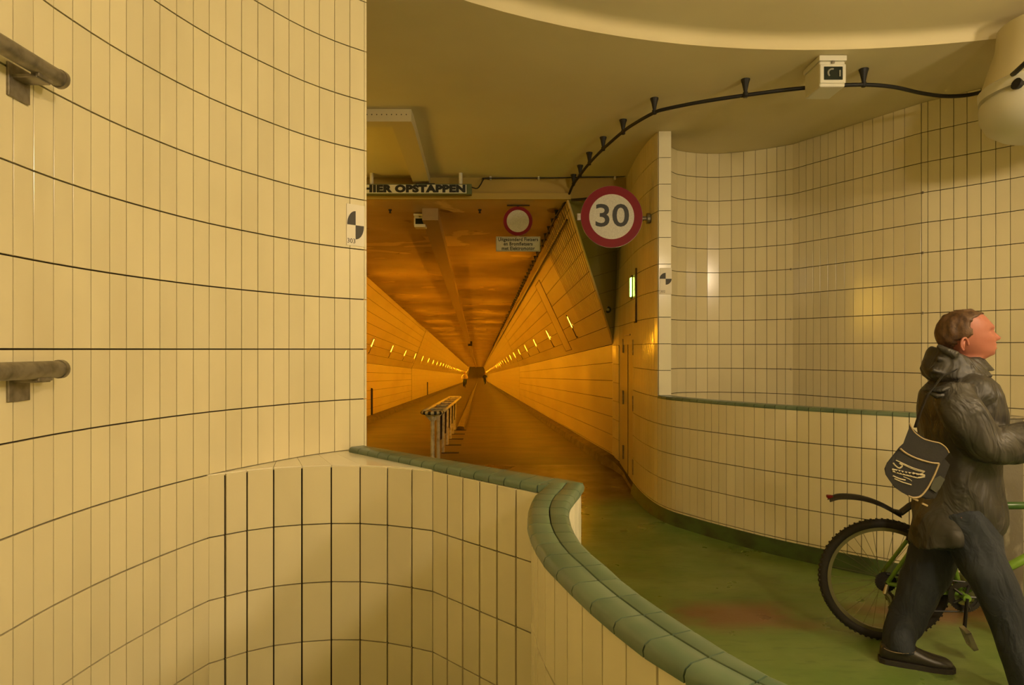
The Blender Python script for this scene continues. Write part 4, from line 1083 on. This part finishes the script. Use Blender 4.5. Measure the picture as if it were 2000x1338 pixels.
def hring(y0, xb, y1, xf, hw, n=32, sq=2.3, d=DM):
    """ring seen edge-on between pixel (xb,y0) at the back and (xf,y1) at the front, half width hw"""
    B, Fp = edge(xb, y0, d), edge(xf, y1, d); c = (B+Fp)/2; L = (Fp.x-B.x)/2/fdir.x; out = []
    for k in range(n):
        a = 2*PI*k/n; ca, sa = math.cos(a), math.sin(a); f = abs(ca)**(2/sq)*(1 if ca > 0 else -1); s = abs(sa)**(2/sq)*(1 if sa > 0 else -1)
        p = Vector((c.x, 0, c.z)) + fdir*(L*f) + sdir*(hw*s); p.y += c.y; p.z = c.z + (Fp.z-B.z)/2*f; out.append(p)
    return out
# ---- head: rings from crown to neck with a face profile
hr = [(607.5,1876,1896,.020),(610,1864,1907,.045),(615,1855,1915,.060),(622,1848,1921,.070),(630,1843,1927,.0755),(638,1840,1931,.078),(644,1839,1932,.0785),(650,1838,1932,.078),(656,1838,1934,.077),(662,1839,1935,.075),
      (668,1841,1935,.072),(674,1845,1936,.069),(680,1851,1937,.065),(686,1858,1937,.060),(692,1865,1933,.053),(698,1869,1924,.050),(706,1870,1912,.052),(716,1868,1908,.055),(730,1862,1908,.070),(745,1850,1915,.12)]
NH = 48
def head_ring(y, xb, xf, hw, off_=0, mask=None):
    c = edge((xb+xf)/2, y); L = (xf-xb)/2/F*DM/fdir.x; out = []
    for k in range(NH):
        a = 2*PI*k/NH; ca, sa = math.cos(a), math.sin(a); w_ = hw*(1-.20*max(0,ca)**2); l_ = L
        e = 0
        if y > 612 and y < 700:
            fa = abs(math.atan2(sa, ca))
            def bump(y0, wy, wa, amp, a0=0): return amp*math.exp(-((y-y0)/wy)**2-((fa-a0)/wa)**2)
            e += bump(661, 5.0, .20, .024) + bump(654, 7, .15, .013) - bump(647, 5, .24, .017, .48) + bump(638, 4.5, .55, .007) + bump(673,2.8,.30,.008)+bump(680,2.8,.28,.008)-bump(676.5,1.6,.34,.007)-bump(667.5,2.0,.25,.004)-bump(685,3,.35,.007)+bump(692,4.5,.32,.008)+bump(661,8,.28,.007,.80)-bump(674,8,.25,.005,.9)
        o = off_ if not mask else (off_ if mask(y, c.x*0 + (xb+xf)/2+(xf-xb)/2*ca, ca) else -.010)
        out.append(c + fdir*((l_+e+o)*ca) + sdir*((w_+o)*sa))
    return out
def fine(rows, k=3):
    P = [Vector(r[:3]) for r in rows]; Q = [r[3] for r in rows]; cr_ = catmull([(a,b,c) for a,b,c,_ in rows], k); cq = catmull([(q,0,0) for q in Q], k)
    return [(a.x,a.y,a.z,b.x) for a, b in zip(cr_, cq)]
HRF = fine(hr, 3)
body = bmesh.new()
loft(body, [head_ring(*r) for r in HRF])
for s in (1,):
    pass
# torso, arms, legs of the body
loft(body, [hring(738,1845,738,1915,.13),hring(765,1835,765,1925,.185),hring(840,1825,840,1928,.175),hring(920,1828,920,1918,.155),hring(1000,1815,1000,1915,.165),hring(1050,1825,1050,1905,.14)])
def limb(bm, pts, seg=20):
    """pts: (px,py,depth,radius)"""
    P = catmull([tuple(edge(a,b,d)) for a,b,d,_ in pts], 5); R_ = [v.x for v in catmull([(r,0,0) for *_,r in pts], 5)]; tube(bm, P, R_, seg)
    return P
ARM_R = [(1868,772,3.14,.06),(1892,830,3.10,.052),(1925,880,3.10,.045),(1975,868,3.08,.038),(2020,858,3.06,.030),(2046,856,3.05,.026)]
ARM_L = [(1872,772,3.44,.06),(1900,830,3.50,.05),(1940,868,3.52,.042),(2000,866,3.48,.036),(2050,862,3.40,.030),(2076,860,3.36,.026)]
limb(body, ARM_R); limb(body, ARM_L)
LEG_F = [(1852,1000,3.40,.10),(1828,1080,3.42,.078),(1800,1150,3.42,.058),(1776,1200,3.40,.055),(1757,1250,3.37,.042),(1752,1282,3.36,.040)]
LEG_N = [(1878,1000,3.18,.10),(1915,1080,3.14,.08),(1948,1160,3.08,.06),(1980,1240,3.03,.055),(2010,1315,2.99,.042),(2024,1360,2.97,.040)]
limb(body, LEG_F); limb(body, LEG_N)
def hand(bm, wrist, side):
    """palm plus five fingers closed round the handlebar grip; wrist in man space"""
    w_ = wrist; fx = fdir; up = Vector((0,0,1)); sd = sdir
    loft(bm, [[w_+fx*x+sd*(hw*math.cos(a))+up*(ht*math.sin(a)-.002) for a in [2*PI*k/12 for k in range(12)]] for x,hw,ht in ((-.01,.026,.020),(.02,.036,.017),(.055,.042,.016),(.085,.040,.013))])
    for i, (sy, ln) in enumerate(((-.030,.9),(-.010,1.0),(.010,.96),(.030,.78))):
        p0 = w_+fx*.07+sd*sy; tube(bm, [p0, p0+fx*.032*ln+up*-.002, p0+fx*.045*ln+up*-.026, p0+fx*.030*ln+up*-.046, p0+fx*.010+up*-.050], [.0095,.009,.0085,.008,.0065], 8)
    p0 = w_+fx*.025+sd*(-.032*side); tube(bm, [p0, p0+fx*.03+sd*(-.018*side)+up*-.012, p0+fx*.048+sd*(-.012*side)+up*-.032, p0+fx*.045+up*-.044], [.012,.011,.0095,.007], 8)
hand(body, edge(*ARM_R[-1][:3]), -1); hand(body, edge(*ARM_L[-1][:3]), 1)
remesh(body, .0042, 'body', M['skin'], man, 1)
# ears, eyes
for s in (-1,):
    pass
ear_c = edge(1869, 673); 
for s in (-1, 1):
    bm = bmesh.new(); c = Vector((ear_c.x,ear_c.y,ear_c.z)) + sdir*(.0745*s)
    ring_ = []
    for k in range(17):
        a = math.radians(-100+260*k/16); ring_.append(c+fdir*(-.017*math.sin(a)*1.0+.004)+Vector((0,0,.031*math.cos(a)))+sdir*(s*.006*(1+math.sin(a))))
    tube(bm, ring_, .0055, 8); tube(bm, [c+Vector((0,0,.018)), c+fdir*-.004, c+Vector((0,0,-.026))], [.010,.012,.009], 10, True, (1,.9)); o = obj('ear', bm, M['skin'], man); o.data.shade_smooth()
    bm = bmesh.new(); ec = edge(1928, 647)+sdir*(.031*s); bmesh.ops.create_uvsphere(bm, u_segments=12, v_segments=8, radius=.0105, matrix=Matrix.Translation(ec-fdir*.006)); o = obj('eye', bm, mat('eye_white', (.5,.4,.3), .3), man); o.data.shade_smooth()
    bm = bmesh.new(); tube(bm, [edge(1934,640)+sdir*(s*.014), edge(1931,638)+sdir*(s*.032), edge(1923,640.5)+sdir*(s*.052)], [.004,.005,.003], 6); obj('eyebrow', bm, M['hair'], man)
bm = bmesh.new(); tube(bm, [edge(1933,677.5)+sdir*-.024, edge(1938,676.8)+sdir*-.010, edge(1939,676.6), edge(1938,676.8)+sdir*.010, edge(1933,677.5)+sdir*.024], [.0015,.003,.0035,.003,.0015], 6); obj('lips', bm, mat('lip_skin', (.30,.07,.05), .5), man)
def hmask(y, x, ca):
    if y < 613: return x < 1918 
    pts = [(613,1915),(618,1898),(624,1888),(632,1884),(645,1886),(655,1887),(661,1878),(666,1862),(684,1860),(688,1850)]
    for (y0,x0),(y1,x1) in zip(pts, pts[1:]):
        if y0 <= y <= y1: return x < x0+(x1-x0)*(y-y0)/(y1-y0)
    return False
hb_ = bmesh.new(); NHo = NH
HRH = [(604.5,1868,1893,.024)]+[r for r in fine(hr[:15], 5)]
loft(hb_, [head_ring(*r, off_=.010, mask=hmask) for r in HRH])
o = remesh(hb_, .0045, 'hair', M['hair'], man, 4, .007, 30)
# ---- coat
co = bmesh.new()
body_rings = [hring(696,1856,712,1912,.062),hring(706,1850,722,1922,.078),hring(722,1840,735,1933,.115),hring(742,1826,748,1939,.165),hring(768,1812,768,1943,.198),hring(800,1807,800,1945,.205),hring(840,1806,840,1943,.20),hring(880,1810,880,1939,.195),
    hring(920,1811,920,1937,.195),hring(960,1806,955,1940,.20),hring(1000,1796,985,1944,.205),hring(1040,1789,1005,1944,.205),hring(1068,1787,1020,1938,.20)]
loft(co, body_rings)
SLV_R = [(1862,762,3.13,.085),(1885,815,3.06,.090),(1922,868,3.04,.088),(1960,866,3.04,.086),(1998,866,3.04,.080),(2032,862,3.05,.066)]
limb(co, SLV_R, 24); limb(co, [(1866,762,3.44,.08),(1895,820,3.51,.080),(1938,862,3.53,.078),(1990,864,3.49,.072),(2062,862,3.39,.056)], 24)
o = remesh(co, .0085, 'coat', M['coat'], man, 2, .030, 7.5)
# hem flap at the back, collar and hood
bm = bmesh.new()
P = [edge(1846,692), edge(1832,704), edge(1820,716), edge(1812,728), edge(1816,742)]
hood = bmesh.new()
loft(hood, [hring(676,1824,690,1862,.075,24),hring(684,1820,700,1885,.098,24),hring(694,1817,712,1905,.112,24),hring(706,1810,724,1918,.122,24),hring(720,1807,734,1925,.135,24),hring(734,1812,742,1915,.135,24),hring(744,1826,748,1900,.12,24)])
for a_, b_, r_ in (((1822,676),(1850,694),.018),((1820,700),(1880,716),.020),((1810,722),(1858,736),.020)):
    tube(hood, [edge(*a_)-sdir*.06, edge(*b_)-sdir*.115], [r_*.6, r_], 10)
o = remesh(hood, .006, 'hood', M['coat'], man, 2, .014, 16)
bm = bmesh.new(); cr_ = [head_ring(y,xb,xf,hw) for y,xb,xf,hw in ((697,1866,1914,.058),(704,1862,1920,.064),(712,1860,1926,.072),(722,1856,1934,.088))]
R = loft(bm, cr_, False); o = obj('collar', bm, M['coat'], man); so = o.modifiers.new('t','SOLIDIFY'); so.thickness = .008; o.data.shade_smooth()
bm = bmesh.new()   # caped back flap of the raincoat
pts_ = [(1808,748),(1800,760),(1801,768),(1822,778),(1850,792)]
tube(bm, [edge(1862,752,3.10), edge(1835,762,3.08), edge(1802,762,3.12)], [.03,.028,.006], 10, True, (1,.5)); tube(bm, [edge(1858,770,3.08), edge(1830,774,3.07), edge(1806,764,3.12)], [.012,.012,.004], 8); o = obj('shoulder_flap', bm, M['coat'], man); o.data.shade_smooth()
# ---- trousers
tr_ = bmesh.new()
limb(tr_, [(1848,1000,3.38,.125),(1838,1040,3.40,.118),(1822,1090,3.41,.112),(1796,1150,3.41,.099),(1776,1200,3.40,.088),(1758,1240,3.37,.077),(1755,1268,3.36,.080)], 24)
limb(tr_, [(1880,1000,3.20,.125),(1896,1040,3.17,.118),(1916,1090,3.13,.108),(1945,1150,3.08,.095),(1970,1215,3.04,.084),(1996,1290,3.00,.076),(2014,1345,2.97,.076)], 24)
loft(tr_, [hring(985,1812,985,1915,.15),hring(1030,1808,1030,1925,.165),hring(1062,1800,1062,1930,.16)])
remesh(tr_, .0075, 'jeans', M['jeans'], man, 2, .012, 13)
bm = bmesh.new(); P = [edge(1755,1262,3.36)+Vector((.081*math.cos(2*PI*k/24),.081*math.sin(2*PI*k/24),.0+.006*math.cos(2*PI*k/24))) for k in range(25)]
tube(bm, P, .0022, 5, False); obj('hem_stitching', bm, mat('tan_thread', (.22,.16,.09), .8), man)
# ---- shoes
def shoe(heel, toe, h, name='shoe'):
    d = (toe-heel); L = d.length; d.normalize(); s = Vector((-d.y,d.x,0)).normalized(); z = Vector((0,0,1)); bm = bmesh.new()
    sec = [(0,.018,.02,.075),(.02,.034,.0,.098),(.08,.042,0,.112),(.13,.044,0,.108),(.18,.047,0,.086),(.23,.052,0,.070),(.28,.049,0,.064),(.31,.036,.002,.052),(.322,.014,.008,.034)]
    rings = []
    for x, hw, z0, z1 in sec:
        rings.append([heel+d*(x/.322*L)+s*(hw*(abs(math.cos(a))**.8)*(1 if math.cos(a)>0 else -1))+z*(max(z0, (z0+z1)/2+(z1-z0)/2*math.sin(a)*1.0)) for a in [2*PI*k/16 for k in range(16)]])
    loft(bm, rings); o = obj(name, bm, M['shoe'], man); o.data.shade_smooth(); sm = o.modifiers.new('s','SUBSURF'); sm.levels = 1; sm.render_levels = 1
    bm = bmesh.new(); rings = [[heel+d*(x/.322*L)+s*((hw+.004)*q)+z*zz for q, zz in ((-1,0),(1,0),(1,.024),(-1,.024))] for x, hw, *_ in [(-.003,.02)]+[(a,b) for a,b,_,_ in sec[1:-1]]+[(.327,.016)]]
    loft(bm, rings); obj('sole', bm, M['tyre'], o)
    bm = bmesh.new()
    for k in range(4):
        x = .115+.022*k; zt = .116-.011*k; tube(bm, [heel+d*x/.322*L-s*.022+z*(zt-.006), heel+d*x/.322*L+z*(zt), heel+d*x/.322*L+s*.022+z*(zt-.006)], .003, 5)
    obj('laces', bm, M['black'], o)
shoe(Vector((1.862,3.375,0))-MO, Vector((2.165,3.262,0))-MO, 0)
shoe(Vector((2.285,3.02,.0))-MO, Vector((2.585,2.915,.0))-MO, 0)
# ---- shoulder bag
M['bag'] = mat('black_canvas', (.016,.014,.012), .85, bump=(160,.3,.002)); M['piping'] = mat('tan_piping', (.34,.25,.12), .6); M['print'] = mat('pale_print', (.42,.36,.22), .7)
bag = thing('shoulder_bag', "black shoulder bag with tan piping and pale scrawled logo hanging at the man's hip", 'bag', W(1790,905,2.99))
BO = bag.location.copy()
def bz(x, y, dd=0): return W(1700+x/5.145, 760+y/5.145, 2.975+dd) - BO
outl = [(392,335),(384,400),(372,470),(330,545),(300,590),(225,665),(165,740),(140,800),(152,860),(185,910),(240,985),(310,1035),(390,1078),(440,1088),(500,1082),(560,1010),(640,870),(700,735),(745,700),(795,640),(775,600),(740,565),(690,540),(620,522),(540,500),(490,470),(450,435),(420,390)]
def slab(pts, d0, d1, name, m, parent, bev=.006):
    bm = bmesh.new(); a = [bm.verts.new(bz(x,y,d0)) for x,y in pts]; b = [bm.verts.new(bz(x,y,d1)) for x,y in pts]; n = len(pts)
    fa_ = bm.faces.new(a); bm.faces.new(b[::-1]); [bm.faces.new((a[i],a[(i+1)%n],b[(i+1)%n],b[i])) for i in range(n)]
    if bev: bmesh.ops.bevel(bm, geom=list(fa_.edges), offset=bev, segments=2, affect='EDGES')
    return obj(name, bm, m, parent)
slab(outl, .0, .075, 'bag_body', M['bag'], bag)
slab([(560,1010),(640,870),(700,735),(745,700),(800,760),(745,900),(690,1010),(650,1100),(560,1110),(500,1084)], .02, .085, 'side_gusset', M['bag'], bag)
slab([(640,900),(700,870),(750,905),(700,1000),(660,1040),(600,1000)], .012, .03, 'mesh_pocket', mat('mesh_pocket', (.055,.055,.035), .8), bag, 0)
fl = slab([(305,600),(225,665),(165,740),(140,800),(152,860),(185,910),(240,985),(310,1035),(390,1078),(440,1088),(500,1082),(560,1010),(640,870),(688,748),(600,735),(480,700),(400,665),(340,630)], -.008, .0, 'front_pocket', M['bag'], bag, .003)
def pipe_(pts, r, name='piping', m='piping', dd=-.010, par=None): bm = bmesh.new(); tube(bm, catmull([tuple(bz(x,y,dd)) for x,y in pts], 4), r, 6); return obj(name, bm, M[m], par or bag)
pipe_([(300,598),(340,632),(400,668),(480,702),(600,737),(690,748)], .0042)
pipe_([(392,340),(420,400),(460,450),(540,502),(640,530),(700,545),(760,590),(790,640)], .003, m='piping', dd=0)
pipe_([(690,748),(640,870),(570,1000),(500,1078),(430,1090),(380,1072)], .0042)
pipe_([(700,720),(650,870),(590,1000),(530,1070)], .006, m='mesh_', dd=-.004) if 'mesh_' in M else None
for q, r in (([(255,715),(300,735),(420,790),(545,828)], .0026),([(300,745),(430,806),(540,836)], .0018),([(215,805),(290,822),(360,838),(440,850),(545,868)], .0042),([(222,826),(300,850),(390,872),(470,890),(545,880)], .0038),([(228,742),(250,770),(290,795),(318,770),(290,745)], .0034),
             ([(225,872),(290,900),(350,915)], .0034),([(240,900),(320,935),(410,962)], .003),([(330,880),(390,905),(415,925)], .002),([(430,838),(470,858),(530,846)], .0022)):
    pipe_(q, r, 'printed_logo', 'print', -.0095, fl)
pipe_([(250,818),(262,838),(275,815),(290,842),(305,822),(322,850),(340,828),(356,856),(375,836),(392,864),(412,842),(430,874),(450,852),(470,882),(495,860)], .0022, 'printed_logo', 'bag', -.0125, fl)
bm = bmesh.new(); tube(bm, [bz(450,385,.02), bz(500,230,.03), bz(570,60,.05), W(1822,758,3.07)-BO, W(1840,735,3.10)-BO, W(1868,722,3.18)-BO], [.009]*6, 8, True, (1.4,.4)); obj('strap', bm, M['bag'], bag)
for x, y in ((448,1108),(545,1160)):
    bm = bmesh.new(); p = bz(x,y,.0); box(bm, -.014,.014,-.004,.004,-.004,.004,.001, Matrix.Translation(p) @ Matrix.Rotation(math.radians(24),4,'Y')); obj('buckle', bm, M['piping'], bag)

# ================================================================ FAR CYCLISTS
def copy_tree(o, parent=None):
    c = o.copy(); C.objects.link(c)
    if parent: c.parent = parent
    for ch in o.children: copy_tree(ch, c)
    return c
def cyclist(lat, y, toward, label, shirt, blabel):
    g = T(lat, HF, y); s = -1 if toward else 1; rz = -PI/2 if toward else PI/2
    b = copy_tree(bike); b.location = g; b.rotation_euler = (0,0,rz+math.radians(3)); b['label'] = blabel
    # rear contact is the origin: shift so that the bicycle is centred
    fw_ = Vector((math.cos(rz), math.sin(rz), 0)); b.location = g - fw_*.5
    p = thing('person', label, 'person', g - fw_*.5)
    R_ = Matrix.Rotation(rz, 4, 'Z'); v = lambda x, yy, z: (R_ @ Vector((x, yy, z)))
    bm = bmesh.new(); lathe(bm, [(0,.13),(.05,.12),(.085,.06),(.09,0),(.075,-.07),(.05,-.11),(.05,-.16)], 14, Matrix.Translation(v(.48,0,1.58)))
    for s_ in (-1, 1):
        tube(bm, [v(.40,s_*.19,1.34), v(.58,s_*.30,1.12), v(.86,s_*.28,.97)], [.05,.042,.034], 8); tube(bm, [v(.86,s_*.28,.97), v(.92,s_*.27,.94), v(.95,s_*.25,.92)], [.03,.035,.02], 8)
        kz = .78 if s_ > 0 else .60; fz = .42 if s_ > 0 else .12
        tube(bm, [v(.22,s_*.09,.92), v(.55,s_*.12,kz), v(.44,s_*.12,fz)], [.085,.065,.045], 8)
    loft(bm, [[v(cx+.10*math.cos(a), hw*math.sin(a), z) for a in [2*PI*k/14 for k in range(14)]] for cx, hw, z in ((.22,.16,.88),(.27,.17,1.05),(.36,.20,1.25),(.42,.20,1.38),(.45,.08,1.46))])
    remesh(bm, .02, 'body', M['skin'], p, 1)
    bm = bmesh.new(); loft(bm, [[v(cx+.125*math.cos(a), hw*math.sin(a), z) for a in [2*PI*k/14 for k in range(14)]] for cx, hw, z in ((.22,.19,.86),(.27,.20,1.05),(.36,.23,1.25),(.42,.22,1.40),(.45,.09,1.47))])
    for s_ in (-1, 1): tube(bm, [v(.40,s_*.19,1.34), v(.58,s_*.30,1.12), v(.84,s_*.28,.98)], [.07,.06,.045], 8)
    obj('jacket', bm, shirt, p, True)
    bm = bmesh.new()
    for s_ in (-1, 1):
        kz = .78 if s_ > 0 else .60; fz = .42 if s_ > 0 else .12
        tube(bm, [v(.22,s_*.09,.92), v(.55,s_*.12,kz), v(.44,s_*.12,fz+.03)], [.10,.08,.055], 8)
    obj('trousers', bm, M['jeans'], p, True)
    for s_ in (-1, 1):
        fz = .42 if s_ > 0 else .12; bm = bmesh.new(); tube(bm, [v(.38,s_*.12,fz), v(.50,s_*.12,fz-.03), v(.62,s_*.12,fz-.03)], [.04,.045,.03], 8); obj('shoe', bm, M['shoe'], p, True)
    return p
cyclist(-1.50, 72, True, 'distant cyclist in a pale shirt and dark trousers riding toward us in the tunnel', mat('pale_shirt', (.75,.55,.38), .8), 'distant bicycle under the cyclist in the pale shirt')
cyclist(.92, 100, False, 'distant cyclist in dark clothes riding away down the tunnel', mat('dark_jacket', (.02,.02,.02), .8), 'distant bicycle under the cyclist in dark clothes')
